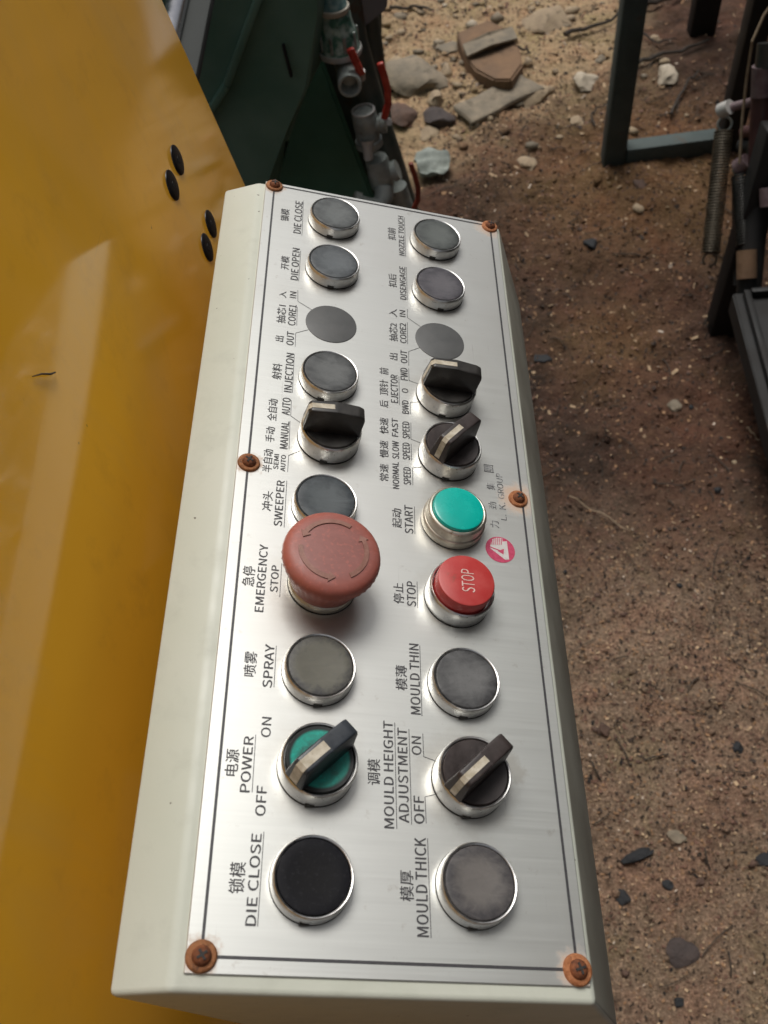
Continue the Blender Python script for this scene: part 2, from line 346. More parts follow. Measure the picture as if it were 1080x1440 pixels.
M_['rag'] = worn('grey_green_rag', (0.16, 0.18, 0.16), (0.26, 0.28, 0.25), 40, (0.7, 0.9), 0, 0.4, 0.002)

def soil():
    mt, nt, b = mat_new('soil_sawdust_light_and_shade'); v = coords(nt, world=True)
    n1 = noise(nt, 2.6, 5, 0.6, v, 0.4); n2 = noise(nt, 11, 6, 0.65, v, 0.3); n3 = noise(nt, 60, 6, 0.7, v); n4 = noise(nt, 190, 4, 0.7, v)
    dark = mix(nt, ramp(nt, n2, [(0.35, 0.0), (0.65, 1.0)]), (0.028, 0.018, 0.013), (0.080, 0.048, 0.034))
    red = mix(nt, ramp(nt, n3, [(0.35, 0.0), (0.65, 1.0)]), (0.080, 0.040, 0.026), (0.155, 0.082, 0.050))
    base = mix(nt, ramp(nt, n1, [(0.42, 0.0), (0.60, 1.0)]), dark, red)  # dark soil tone also carries the painted shade of the middle ground
    sep = nd(nt, 'ShaderNodeSeparateXYZ'); nt.links.new(v, sep.inputs[0])
    # litter blobs, sunlight painted into the pale one: pale sawdust heap, ochre sawdust, gritty litter
    def blob(x, y, r, soft, wob=0.35):
        d = nd(nt, 'ShaderNodeVectorMath', operation='DISTANCE'); nt.links.new(v, d.inputs[0]); d.inputs[1].default_value = (x, y, 0)
        w = math_(nt, 'ADD', d.outputs['Value'], math_(nt, 'MULTIPLY', math_(nt, 'SUBTRACT', n1, 0.5), r * wob * 3))
        mr = nd(nt, 'ShaderNodeMapRange'); mr.interpolation_type = 'SMOOTHSTEP'
        mr.inputs[1].default_value = r + soft; mr.inputs[2].default_value = r - soft; nt.links.new(w, mr.inputs[0]); return mr.outputs[0]
    ochre = mix(nt, ramp(nt, n3, [(0.3, 0.0), (0.7, 1.0)]), (0.15, 0.082, 0.036), (0.30, 0.170, 0.080))
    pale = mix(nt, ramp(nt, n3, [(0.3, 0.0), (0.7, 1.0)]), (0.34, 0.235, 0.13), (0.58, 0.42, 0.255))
    grit = mix(nt, ramp(nt, n4, [(0.3, 0.0), (0.7, 1.0)]), (0.160, 0.106, 0.072), (0.40, 0.285, 0.195))
    c = base
    c = mix(nt, math_(nt, 'MULTIPLY', blob(0.62, 1.95, 0.30, 0.22), 0.75), c, ochre)
    c = mix(nt, math_(nt, 'MULTIPLY', blob(0.45, 1.42, 0.10, 0.12), 0.6), c, ochre)
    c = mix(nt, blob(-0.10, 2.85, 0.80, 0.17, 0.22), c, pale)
    c = mix(nt, math_(nt, 'MULTIPLY', blob(0.50, 0.22, 0.66, 0.22), 0.9), c, grit)
    n7 = noise(nt, 7.5, 6, 0.65, coords(nt, loc=(4, 2, 0), world=True), 0.5); n8 = noise(nt, 16, 6, 0.7, coords(nt, loc=(1, 7, 0), world=True), 0.4)
    c = mix(nt, math_(nt, 'MULTIPLY', ramp(nt, n7, [(0.50, 0.0), (0.62, 1.0)]), 0.55), c, mix(nt, 1.0, c, (1.16, 0.93, 0.90), 'MULTIPLY'))
    c = mix(nt, math_(nt, 'MULTIPLY', ramp(nt, n7, [(0.36, 1.0), (0.46, 0.0)]), 0.6), c, mix(nt, 1.0, c, (0.85, 0.92, 0.75), 'MULTIPLY'))
    c = mix(nt, math_(nt, 'MULTIPLY', ramp(nt, n8, [(0.54, 0.0), (0.66, 1.0)]), 0.6), c, mix(nt, 1.0, c, (0.42, 0.40, 0.40), 'MULTIPLY'))
    fl = math_(nt, 'ADD', math_(nt, 'MULTIPLY', ramp(nt, n4, [(0.56, 0.0), (0.72, 1.0)]), 0.45), 0.0)
    c = mix(nt, fl, c, mix(nt, 1.0, c, (1.9, 1.8, 1.7), 'MULTIPLY'))
    c = mix(nt, math_(nt, 'MULTIPLY', ramp(nt, n3, [(0.54, 0.0), (0.68, 1.0)]), 0.6), c, (0.026, 0.018, 0.014))
    nt.links.new(c, b.inputs['Base Color']); b.inputs['Roughness'].default_value = 0.92; b.inputs['Specular IOR Level'].default_value = 0.25
    bump(nt, b, math_(nt, 'ADD', n3, math_(nt, 'MULTIPLY', n4, 0.5)), 1.0, 0.012); return mt
M_['soil'] = soil()

# captions of the plate: text, left, right, start, end (millimetres on the plate)
EN = [('DIE CLOSE',12.8,17.0,373.0,401.8), ('DIE OPEN',13.1,17.1,334.1,360.1), ('IN',13.4,16.8,319.9,324.7), ('CORE1',13.4,17.3,299.3,314.6), ('OUT',13.3,17.0,284.9,294.5), ('INJECTION',13.8,17.6,252.9,279.2), ('AUTO',13.5,17.4,238.1,249.0), ('MANUAL',13.8,17.4,217.3,234.0), ('SEMI',11.5,13.7,204.8,213.4), ('AUTO',14.7,16.9,204.1,213.5), ('SWEEPER',13.5,17.1,173.6,198.6), ('EMERGENCY',8.2,11.8,130.1,163.0), ('STOP',13.9,17.1,140.2,153.2), ('SPRAY',13.6,17.3,97.0,115.7), ('POWER',8.1,11.7,55.2,76.5), ('ON',14.3,18.0,76.7,84.7), ('OFF',14.2,17.9,47.0,57.9), ('DIE CLOSE',13.5,17.1,10.0,40.6), ('NOZZLE TOUCH',73.6,76.8,370.2,405.6), ('DISENGAGE',73.5,76.9,333.4,360.5), ('IN',72.9,76.1,319.6,324.5), ('CORE2',72.8,76.2,299.6,314.5), ('OUT',72.8,76.3,285.0,294.1), ('FWD',72.5,76.2,272.9,281.4), ('EJECTOR',67.2,70.9,256.4,275.5), ('O',72.9,76.3,264.2,267.1), ('BWD',72.9,76.2,250.2,259.0), ('FAST',67.4,70.5,234.4,246.0), ('SLOW',67.4,70.7,220.6,231.4), ('NORMAL',67.3,70.4,202.7,218.6), ('SPEED',72.7,76.3,234.1,244.9), ('SPEED',72.5,76.1,220.9,231.4), ('SPEED',72.6,76.2,205.9,216.3), ('START',72.6,76.5,178.3,193.9), ('STOP',72.7,76.7,140.5,152.9), ('MOULD THIN',73.0,77.1,91.2,122.5), ('MOULD HEIGHT',61.7,65.5,45.5,87.3), ('ADJUSTMENT',67.3,71.2,47.9,84.9), ('ON',72.9,76.8,74.4,81.9), ('OFF',73.1,77.1,47.9,58.3), ('MOULD THICK',73.0,77.3,8.8,42.7), ('GROUP',118.9,122.1,205.0,220.3), ('K.',119.0,122.2,198.7,202.8), ('L.',119.3,122.1,192.5,195.8)]
CN = [('锁模',5.0,9.8,381.8,392.5), ('开模',7.3,11.8,341.2,351.9), ('入',7.8,11.6,319.0,323.8), ('抽芯1',7.4,12.1,299.7,313.1), ('出',7.5,11.9,286.4,290.3), ('射料',7.4,12.1,260.2,270.8), ('全自动',6.7,11.3,233.3,247.0), ('手动',6.7,11.0,220.2,229.3), ('半自动',6.5,10.9,202.5,215.7), ('冲头',7.7,12.3,181.0,191.7), ('急停',2.0,7.2,141.7,151.3), ('喷雾',5.8,10.7,101.0,111.8), ('电源',2.0,6.9,60.9,71.0), ('锁模',6.9,12.3,20.1,30.5), ('扣前',67.1,71.8,382.4,393.2), ('扣后',67.1,71.7,342.0,352.8), ('入',67.1,71.5,318.4,324.5), ('抽芯2',66.9,71.5,299.9,313.3), ('出',66.8,71.3,286.2,290.9), ('后',61.4,65.8,252.4,256.8), ('顶针',61.4,65.9,260.5,270.9), ('前',61.5,66.1,274.7,279.3), ('快速',61.3,65.7,235.2,245.3), ('慢速',61.2,65.5,220.3,230.7), ('常速',61.1,65.4,206.3,216.3), ('起动',66.7,71.2,180.7,191.2), ('停止',66.7,71.3,141.2,151.4), ('模薄',67.0,71.8,101.1,112.0), ('调模',55.4,60.3,61.3,71.4), ('模厚',67.2,72.2,20.3,30.8), ('力',113.6,118.0,187.4,191.4), ('劲',113.6,117.7,198.0,202.3), ('集',113.6,117.8,209.6,213.8), ('團',113.1,118.0,220.2,224.8)]
LN = [(17.7,371.8,17.3,402.9), (17.5,333.7,17.6,358.7), (17.8,317.9,17.4,326.4), (17.8,317.9,25.5,313.1), (18.0,299.8,17.7,313.6), (17.9,284.3,17.7,294.2), (17.7,294.2,24.0,297.9), (18.0,252.9,17.7,278.9), (17.9,237.9,17.7,247.8), (17.9,237.9,22.8,234.4), (18.1,217.5,17.7,234.6), (18.1,204.0,18.1,213.7), (18.1,213.7,23.5,217.5), (18.1,173.2,18.0,198.9), (18.1,138.1,18.1,154.6), (18.1,97.3,18.0,115.4), (12.6,55.3,12.4,77.3), (17.7,9.8,17.8,41.4), (77.4,369.9,77.4,405.0), (77.4,333.5,77.6,360.6), (77.1,319.5,77.3,326.4), (77.1,319.5,84.8,313.7), (76.8,299.3,77.0,315.8), (77.0,283.6,77.2,293.9), (77.2,293.9,84.0,298.6), (76.9,273.1,76.9,281.6), (76.9,273.1,81.4,271.8), (71.5,255.4,71.6,274.8), (76.9,250.2,77.1,258.2), (77.1,258.2,82.4,259.5), (76.8,234.2,77.1,244.7), (76.8,234.2,82.0,232.4), (76.8,221.0,76.8,231.1), (77.0,206.0,77.2,216.4), (77.2,216.4,81.8,217.7), (77.2,178.2,77.4,193.7), (77.3,139.9,77.4,153.2), (77.5,90.6,77.6,122.0), (66.4,45.4,66.3,86.9), (72.1,47.4,72.0,84.7), (77.6,73.9,77.6,83.3), (77.6,73.9,82.8,72.4), (77.7,48.1,77.6,58.1), (77.6,58.1,82.2,59.5), (78.0,8.5,78.0,42.6)]

# ================================================================ GROUND (one sheet to the horizon)
def axis(lo, hi, step, far, n):
    inner = np.arange(lo, hi + step / 2, step)
    g = np.geomspace(step, far, n)
    return np.concatenate([lo - np.cumsum(g / g.sum() * far)[::-1], inner, hi + np.cumsum(g / g.sum() * far)])
gx = axis(-0.30, 1.45, 0.0065, 60, 34); gy = axis(-0.15, 3.25, 0.0075, 60, 34)
GX, GY = np.meshgrid(gx, gy, indexing='ij')
GZ = ground_h(GX, GY)
nv = GX.size; me = bpy.data.meshes.new('ground')
idx = np.arange(nv).reshape(GX.shape)
quads = np.stack([idx[:-1, :-1], idx[1:, :-1], idx[1:, 1:], idx[:-1, 1:]], -1).reshape(-1, 4)
me.vertices.add(nv); me.vertices.foreach_set('co', np.stack([GX, GY, GZ], -1).reshape(-1).astype(np.float32))
me.loops.add(quads.size); me.loops.foreach_set('vertex_index', quads.reshape(-1).astype(np.int32))
me.polygons.add(len(quads)); me.polygons.foreach_set('loop_start', (np.arange(len(quads)) * 4).astype(np.int32))
me.update(calc_edges=True); me.validate()
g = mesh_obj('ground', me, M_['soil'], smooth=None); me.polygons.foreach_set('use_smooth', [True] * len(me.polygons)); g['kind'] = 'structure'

# loose chips of sawdust and swarf: many flat flakes in one mesh
def flakes(name, n, mats, weights, size, region, seed, lift=0.001, dens=None):
    r = np.random.default_rng(seed)
    x = r.uniform(region[0], region[1], n); y = r.uniform(region[2], region[3], n)
    if dens is not None:
        k = r.random(n) < dens(x, y); x = x[k]; y = y[k]; n = len(x)
    z = ground_h(x, y) + lift * r.random(n) + 0.0008
    a = r.uniform(0, 2 * np.pi, n); l = size[0] + (size[1] - size[0]) * r.random(n) ** 3; w = l * r.uniform(0.25, 0.8, n)
    ta = r.normal(0, 0.45, n); tb = r.normal(0, 0.45, n)
    ux, uy = np.cos(a), np.sin(a)
    P = np.zeros((n, 4, 3)); c4 = [(-1, -.6), (0.9, -1), (1, .7), (-.7, 1)]
    for i, (p, q) in enumerate(c4):
        dx = p * l / 2; dy = q * w / 2
        P[:, i, 0] = x + ux * dx - uy * dy; P[:, i, 1] = y + uy * dx + ux * dy; P[:, i, 2] = z + ta * dx + tb * dy + 0.5 * np.abs(ta) * l * 0.5
    me = bpy.data.meshes.new(name); me.vertices.add(4 * n); me.vertices.foreach_set('co', P.reshape(-1).astype(np.float32))
    me.loops.add(4 * n); me.loops.foreach_set('vertex_index', np.arange(4 * n, dtype=np.int32))
    me.polygons.add(n); me.polygons.foreach_set('loop_start', np.arange(n, dtype=np.int32) * 4)
    me.update(calc_edges=True)
    for mm in mats: me.materials.append(mm)
    me.polygons.foreach_set('material_index', r.choice(len(mats), n, p=weights).astype(np.int32))
    o = bpy.data.objects.new(name, me); col.objects.link(o); o['kind'] = 'stuff'; return o
def flat(name, c, rough=0.9):
    mt, nt, b = mat_new(name); v = coords(nt, world=True)
    nt.links.new(mix(nt, ramp(nt, noise(nt, 90, 3, 0.6, v), [(0.35, 0.0), (0.65, 1.0)]), tuple(x * 0.7 for x in c), tuple(min(1, x * 1.25) for x in c)), b.inputs['Base Color'])
    b.inputs['Roughness'].default_value = rough; return mt
F = [flat('chip_pale', (0.44, 0.31, 0.19)), flat('chip_ochre', (0.28, 0.160, 0.085)), flat('chip_rust', (0.15, 0.080, 0.055)), flat('chip_umber', (0.05, 0.034, 0.025)), flat('chip_black', (0.018, 0.015, 0.013)), flat('chip_white', (0.52, 0.42, 0.33), 0.6)]
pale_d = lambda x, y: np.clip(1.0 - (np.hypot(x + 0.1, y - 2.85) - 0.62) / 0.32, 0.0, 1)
grit_d = lambda x, y: np.clip(1.1 - (np.hypot(x - 0.5, y - 0.2) - 0.45) / 0.4, 0.0, 1)
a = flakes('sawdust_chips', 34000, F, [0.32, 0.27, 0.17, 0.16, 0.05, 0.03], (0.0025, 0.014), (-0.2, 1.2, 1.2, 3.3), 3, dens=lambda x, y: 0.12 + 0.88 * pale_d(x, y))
tagp(a, 'loose pale sawdust and wood chips scattered over the far ground')
a = flakes('dark_litter', 38000, F, [0.03, 0.17, 0.36, 0.31, 0.125, 0.005], (0.0018, 0.0085), (0.1, 1.3, 0.3, 2.4), 5)
tagp(a, 'dark brown wood litter over the middle of the ground')
a = flakes('gritty_litter', 46000, F, [0.17, 0.20, 0.33, 0.21, 0.06, 0.03], (0.0013, 0.0058), (0.1, 1.1, -0.12, 0.95), 6, dens=grit_d)
tagp(a, 'fine gritty chips and crumbs over the near ground')

# small crumbs and gravel
def crumbs(name, n, mats, weights, size, region, seed, dens=None):
    r = np.random.default_rng(seed)
    t = bmesh.new(); bmesh.ops.create_icosphere(t, subdivisions=1, radius=1.0); t.verts.ensure_lookup_table()
    V = np.array([v.co[:] for v in t.verts]); Fc = np.array([[v.index for v in f.verts] for f in t.faces]); t.free()
    x = r.uniform(region[0], region[1], n); y = r.uniform(region[2], region[3], n)
    if dens is not None: k = r.random(n) < dens(x, y); x = x[k]; y = y[k]; n = len(x)
    s = size[0] + (size[1] - size[0]) * r.random(n) ** 4
    P = V[None] * (1 + 0.28 * r.normal(size=(n, 12, 1)))
    P = P * (s[:, None, None] * np.stack([r.uniform(0.8, 1.3, n), r.uniform(0.7, 1.1, n), r.uniform(0.4, 0.8, n)], -1)[:, None, :])
    an = r.uniform(0, 6.28, n); ca, sa = np.cos(an)[:, None], np.sin(an)[:, None]
    X = P[..., 0] * ca - P[..., 1] * sa; Y = P[..., 0] * sa + P[..., 1] * ca
    P = np.stack([X + x[:, None], Y + y[:, None], P[..., 2] + (ground_h(x, y) + 0.15 * s)[:, None]], -1)
    Q = (Fc[None] + (np.arange(n) * 12)[:, None, None]).reshape(-1)
    me = bpy.data.meshes.new(name); me.vertices.add(12 * n); me.vertices.foreach_set('co', P.reshape(-1).astype(np.float32))
    me.loops.add(len(Q)); me.loops.foreach_set('vertex_index', Q.astype(np.int32)); me.polygons.add(len(Q) // 3)
    me.polygons.foreach_set('loop_start', np.arange(0, len(Q), 3, dtype=np.int32)); me.update(calc_edges=True)
    for mm in mats: me.materials.append(mm)
    me.polygons.foreach_set('material_index', np.repeat(r.choice(len(mats), n, p=weights), len(Fc)).astype(np.int32))
    o = bpy.data.objects.new(name, me); col.objects.link(o); o['kind'] = 'stuff'; return o
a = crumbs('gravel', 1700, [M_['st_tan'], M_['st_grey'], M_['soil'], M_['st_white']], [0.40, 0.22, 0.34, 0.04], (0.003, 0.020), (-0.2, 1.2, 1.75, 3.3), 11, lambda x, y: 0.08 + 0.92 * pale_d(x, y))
tagp(a, 'small gravel and crumbled stone in the far pale ground')
a = crumbs('soil_crumbs', 7000, [M_['st_brick'], M_['st_dark'], M_['soil'], M_['st_tan']], [0.16, 0.02, 0.81, 0.01], (0.0012, 0.0065), (0.1, 1.3, -0.1, 2.3), 12)
tagp(a, 'dark crumbs of soil over the ground beside the console')

# thin fibres, straw and bits of twig
bm = bmesh.new(); rr = random.Random(4)
for i in range(420):
    x = rr.uniform(-0.1, 1.15); y = rr.uniform(0.0, 3.1); an = rr.uniform(0, 6.28); L_ = rr.uniform(0.015, 0.075); k = rr.uniform(-1.2, 1.2)
    pts = []
    for j in range(5):
        q = j / 4; ang = an + k * q; x += math.cos(ang) * L_ / 4; y += math.sin(ang) * L_ / 4
        pts.append((x, y, gz(x, y) + 0.003 + 0.003 * math.sin(q * 3.1)))
    f0 = len(bm.faces); tube(bm, pts, rr.uniform(0.0005, 0.0014), 4); bm.faces.ensure_lookup_table()
    mi = rr.choice([0, 0, 1])
    for f in bm.faces[f0:]: f.material_index = mi
a = mesh_obj('straw_and_twig_bits', bm, [M_['wood_dark'], M_['straw']], smooth=None); a['kind'] = 'stuff'
tagp(a, 'thin bits of straw and twig strewn over the ground')

# ---------------------------------------------------------------- stones and single pieces one can point to
def rock(name, u, v, w, d, h, mat, label, cat='stone', seed=0, rot=0.0, group=None, sub=3, flatn=0.35):
    p = at_z(u, v, 0.0); z0 = gz(p.x, p.y); p = at_z(u, v, z0)
    bm = bmesh.new(); bmesh.ops.create_icosphere(bm, subdivisions=sub, radius=1.0)
    r = random.Random(seed); pl = [(Vector((r.gauss(0, 1), r.gauss(0, 1), r.gauss(0, 1))).normalized(), r.uniform(0.55, 0.92)) for _ in range(13)]
    for vt in bm.verts:
        c = vt.co.copy()
        for n_, dd in pl:
            e = c.dot(n_) - dd
            if e > 0: c -= n_ * e * 0.9
        c *= 1 + 0.30 * float(vnoise(c.x + seed, c.y + c.z, 1.6, 20)) + 0.16 * float(vnoise(c.x + c.z + seed, c.y - c.z, 4.3, 21))
        vt.co = Vector((c.x * w / 2, c.y * d / 2, c.z * h / 2))
    o = mesh_obj(name, bm, mat, smooth=28); o.location = (p.x, p.y, z0 + h * (flatn * 0.5 - 0.12)); o.rotation_euler = (r.uniform(-.1, .1), r.uniform(-.1, .1), rot)
    return tagp(o, label, cat, group)
rock('stone', 588, 112, 0.16, 0.230, 0.075, M_['st_grey'], 'large flat grey stone in the pale gravel right of the red levers', seed=3, rot=0.3)
rock('stone', 560, 100, 0.10, 0.121, 0.05, M_['st_tan'], 'tan stone between the upper red lever and the large flat stone', seed=5)
rock('stone', 627, 106, 0.045, 0.084, 0.045, M_['st_tan'], 'small upright tan stone against the large flat stone', seed=7)
rock('stone', 612, 140, 0.052, 0.068, 0.045, M_['st_tan'], 'small rounded tan stone below the large flat stone', seed=9)
rock('stone', 668, 172, 0.036, 0.046, 0.03, M_['st_white'], 'small pale stone just below the grey fallen slab', seed=10)
rock('stone', 602, 190, 0.06, 0.061, 0.035, M_['st_tan'], 'flat tan pebble above the crumpled rag', seed=21, rot=.4)
rock('stone', 632, 68, 0.07, 0.068, 0.03, M_['st_grey'], 'low grey stone left of the banded brown slab', seed=22)
rock('stone', 770, 32, 0.15, 0.149, 0.055, M_['st_tan'], 'broad tan stone near the top, left of the leaning twig', seed=23, rot=.8)
rock('stone', 746, 138, 0.13, 0.101, 0.045, M_['st_tan'], 'long tan stone right of the grey fallen slab', seed=24, rot=.2)
rock('stone', 822, 117, 0.085, 0.084, 0.045, M_['st_white'], 'whitish stone on the sawdust left of the steel leg', seed=12, rot=.5)
rock('stone', 938, 108, 0.07, 0.081, 0.04, M_['st_white'], 'pinkish white stone on the ground inside the steel frame', seed=13)
rock('brick_lump', 565, 165, 0.095, 0.111, 0.05, M_['st_brick'], 'reddish brown lump of brick beside the red lever tip', 'brick', seed=14, rot=.1)
rock('slag_lump', 619, 168, 0.10, 0.115, 0.05, M_['st_purple'], 'dark purplish lump among the small pale stones', 'lump', seed=15, rot=.7)
rock('stone', 830, 344, 0.034, 0.046, 0.02, M_['st_dark'], 'black pebble alone on the dark ground below the frame', seed=16)
rock('stone', 949, 572, 0.032, 0.031, 0.02, M_['st_grey'], 'round grey pebble on dark soil left of the black tray', seed=17)
rock('stone', 762, 506, 0.04, 0.033, 0.012, M_['st_dark'], 'flat dark stone close beside the upper right edge of the console', seed=18)
rock('slag_lump', 897, 1203, 0.052, 0.022, 0.016, M_['st_dark'], 'long black flake of slag, lowest right ground', 'lump', seed=19, rot=.4)
rock('stone', 954, 1177, 0.030, 0.020, 0.010, M_['st_grey'], 'blue grey chip right of the long black flake', seed=20, rot=-.3)
rock('stone', 877, 1262, 0.024, 0.025, 0.010, M_['st_dark'], 'small black chip below the long black flake', seed=25)
rock('stone', 940, 1246, 0.020, 0.018, 0.009, M_['st_dark'], 'tiny greenish black chip under the blue grey chip', seed=26)
rock('stone', 984, 1240, 0.019, 0.014, 0.010, M_['st_brick'], 'tiny brown chip right of the greenish black chip', seed=27, rot=.6)
rock('slag_lump', 847, 1027, 0.024, 0.031, 0.018, M_['st_brick'], 'dark brown clod close to the right side of the console', 'lump', seed=28)
rock('slag_lump', 1036, 1052, 0.020, 0.022, 0.014, M_['st_dark'], 'small black clod at the right margin of the ground', 'lump', seed=29)
rock('stone', 1074, 1207, 0.03, 0.024, 0.012, M_['st_dark'], 'dark green chip cut by the right picture edge', seed=30)
rock('slag_lump', 960, 1340, 0.045, 0.039, 0.014, M_['st_purple'], 'purplish dark patch of slag near the bottom', 'lump', seed=31, rot=.4)
rock('slag_lump', 955, 1408, 0.022, 0.015, 0.010, M_['st_dark'], 'small black crumb at the very bottom of the ground', 'lump', seed=32)

rock('stone', 742, 232, 0.05, 0.06, 0.025, M_['st_tan'], 'half buried tan stone midway between the console corner and the steel leg', seed=41, rot=.5)
rock('stone', 812, 172, 0.04, 0.05, 0.02, M_['st_tan'], 'small tan stone left of the lower part of the steel leg', seed=42, rot=.2)
rock('slag_lump', 900, 262, 0.045, 0.05, 0.02, M_['st_brick'], 'dark clod just below the frame crossbar', 'lump', seed=43)
# brown slab with a grey band across it, lying on the sawdust
def banded_slab():
    c = at_z(692, 84, 0.03); bm = bmesh.new()
    out = [(x_, y_ * 1.6) for x_, y_ in [(-.074, .085), (.02, .090), (.066, .060), (.078, .0), (.070, -.045), (.022, -.095), (-.022, -.085), (-.058, -.04), (-.072, .01)]]
    top = [bm.verts.new((x, y, 0.022 + 0.012 * math.cos(x * 28))) for x, y in out]; bot = [bm.verts.new((x * 1.03, y * 1.03, -0.03)) for x, y in out]
    bm.faces.new(top); bm.faces.new(bot[::-1])
    for i in range(9): bm.faces.new((top[i], bot[i], bot[(i + 1) % 9], top[(i + 1) % 9]))
    bmesh.ops.bevel(bm, geom=bm.edges[:], offset=0.005, segments=2, affect='EDGES')
    o = mesh_obj('broken_slab', bm, M_['st_slab'], smooth=40); o.location = c; o.rotation_euler = (0.05, -0.04, 0.12)
    tagp(o, 'broken brown slab with a grey band across it on the sawdust', 'slab')
    bm = bmesh.new(); slab(bm, [(-.073, .045, .027), (.0, .066, .035), (.074, .085, .027), (.077, .025, .027), (.0, .005, .035), (-.070, -.012, .027)], Vector((0, 0, .006)))
    mesh_obj('band', bm, M_['st_grey'], o, smooth=30)
banded_slab()
# the grey fallen slab below it
p, q = at_z(655, 160, 0.03), at_z(748, 108, 0.03); bm = bmesh.new()
p.z -= 0.008; q.z -= 0.012; beam(bm, p, q, 0.085, 0.020, Vector((0, 1, 0)), 0.009); bmesh.ops.subdivide_edges(bm, edges=bm.edges[:], cuts=3, use_grid_fill=True)
for vt in bm.verts: vt.co += Vector((0.025 * float(vnoise(vt.co.x, vt.co.y, 30, 31)), 0.02 * float(vnoise(vt.co.x, vt.co.y, 18, 32)), 0.01 * float(vnoise(vt.co.x, vt.co.y, 25, 33))))
tagp(mesh_obj('fallen_slab', bm, M_['st_grey'], smooth=30), 'long grey fallen slab below the banded brown slab', 'slab')
# crumpled rag
c = at_z(610, 233, 0.02); bm = bmesh.new(); bmesh.ops.create_grid(bm, x_segments=26, y_segments=26, size=0.5)
for vt in bm.verts:
    x, y = vt.co.x, vt.co.y; rad = 0.36 + 0.12 * float(vnoise(math.atan2(y, x), 0, 1.4, 40)); L_ = math.hypot(x, y)
    s = min(1, rad / max(L_, 1e-6)) if L_ > rad else 1
    vt.co = Vector((x * s * 0.125, y * s * 0.15, 0.020 * float(vnoise(x, y * 2.5, 3.0, 41)) + 0.02 * (1 - (L_ / 0.7) ** 2) + 0.010 * float(vnoise(x, y, 9, 42))))
tagp(mesh_obj('rag', bm, M_['rag'], smooth=60, loc=c), 'crumpled grey green rag on the sawdust beside the lowest lever', 'rag')
# twigs
def twig(pts, r, label, name='twig', mat='wood_dark', cat='twig', lift=0.008):
    P = []
    for i in range(len(pts) - 1):
        a_, b_ = at_z(*pts[i], 0.0), at_z(*pts[i + 1], 0.0)
        for k in range(4): P.append(a_.lerp(b_, k / 4))
    P.append(at_z(*pts[-1], 0.0)); bm = bmesh.new()
    P = [Vector((p.x, p.y, gz(p.x, p.y) + r + lift + 0.003 * math.sin(i * 1.7))) for i, p in enumerate(P)]
    tube(bm, P, [r * (1 - 0.5 * i / len(P)) for i in range(len(P))], 6)
    tagp(mesh_obj(name, bm, M_[mat]), label, cat)
twig([(793, 65), (830, 48), (870, 30)], 0.007, 'dark stick on the sawdust ending at the steel leg')
twig([(905, 15), (935, 6), (962, -8)], 0.009, 'thick dark stick right of the steel leg at the top', lift=0.012)
twig([(892, 106), (930, 92), (965, 78), (995, 66)], 0.006, 'long dark stick lying inside the steel frame')
twig([(725, 74), (740, 80), (746, 86)], 0.004, 'short twig poking out right of the banded brown slab')
twig([(548, 18), (580, 14), (600, 22), (610, 26)], 0.005, 'forked dark root at the top beside the grey plate')
twig([(835, 190), (830, 175), (838, 160), (856, 150)], 0.0025, 'thin curled wire on the ground left of the steel leg')
twig([(940, 178), (952, 150), (965, 128), (980, 112)], 0.004, 'thin bent twig inside the steel frame near its crossbar')
twig([(800, 698), (845, 722), (888, 750)], 0.0012, 'long pale straw crossing the dark soil', 'straw', 'straw', 'straw')
twig([(1050, 602), (1058, 612), (1067, 623)], 0.0014, 'short pale straw beside the black tray edge', 'straw', 'straw', 'straw')
twig([(900, 60), (925, 72), (950, 60)], 0.003, 'thin crooked twig near the top of the steel frame opening')

# ================================================================ YELLOW MACHINE CABINET
TA = R(18); A_ = Vector((math.cos(TA), 0, -math.sin(TA))); N_ = Vector((math.sin(TA), 0, math.cos(TA))); B_ = Vector((0, 1, 0))
O_ = Vector((0, 0, 1.12))
def pan(s, t, h=0): return O_ + A_ * s + B_ * t + N_ * h
YA = R(28); YN = A_ * math.cos(YA) + N_ * math.sin(YA); YW = YN.cross(B_) ; YW = YW if YW.z > 0 else -YW
Y0 = pan(-0.028, 0, -0.010) - YN * 0.029
def yw(along, vert, off=0): return Y0 + B_ * along + YW * vert + YN * off
cab = empty('machine_cabinet', yw(0.0, -1.08), 'ochre yellow sheet metal machine guard filling the left side', 'machine guard')
Mi = Matrix.Translation(-cab.location)
def child(name, bm, mat, par, smooth=35):
    o = mesh_obj(name, bm, mat, None, smooth); o.parent = par
    o.matrix_parent_inverse = Matrix.Identity(4); o.location = -par.location if par.type == 'EMPTY' else (0, 0, 0)
    return o
def at_cab(bm_, *a): return bm_
bm = bmesh.new()
Mc = Matrix((YN, B_, YW)).transposed().to_4x4()
Mc.translation = yw((0.5375 - 1.4) / 2, -0.28, -0.0012)
box(bm, (0.0024, 0.5375 + 1.4, 1.60), Mc, 0.0008, 2)
child('front_sheet', bm, M_['yellow'], cab)
bm = bmesh.new(); Mc.translation = yw(0.5365, -0.28, -0.0175 - 0.0024); box(bm, (0.030, 0.0020, 1.598), Mc, 0)
child('return_flange', bm, M_['yellow'], cab)
bm = bmesh.new(); Mc.translation = yw((0.50 - 1.38) / 2, -0.30, -0.27); box(bm, (0.46, 0.50 + 1.38, 1.56), Mc, 0.004)
child('cabinet_body', bm, M_['black_metal'], cab)
bolt0 = None
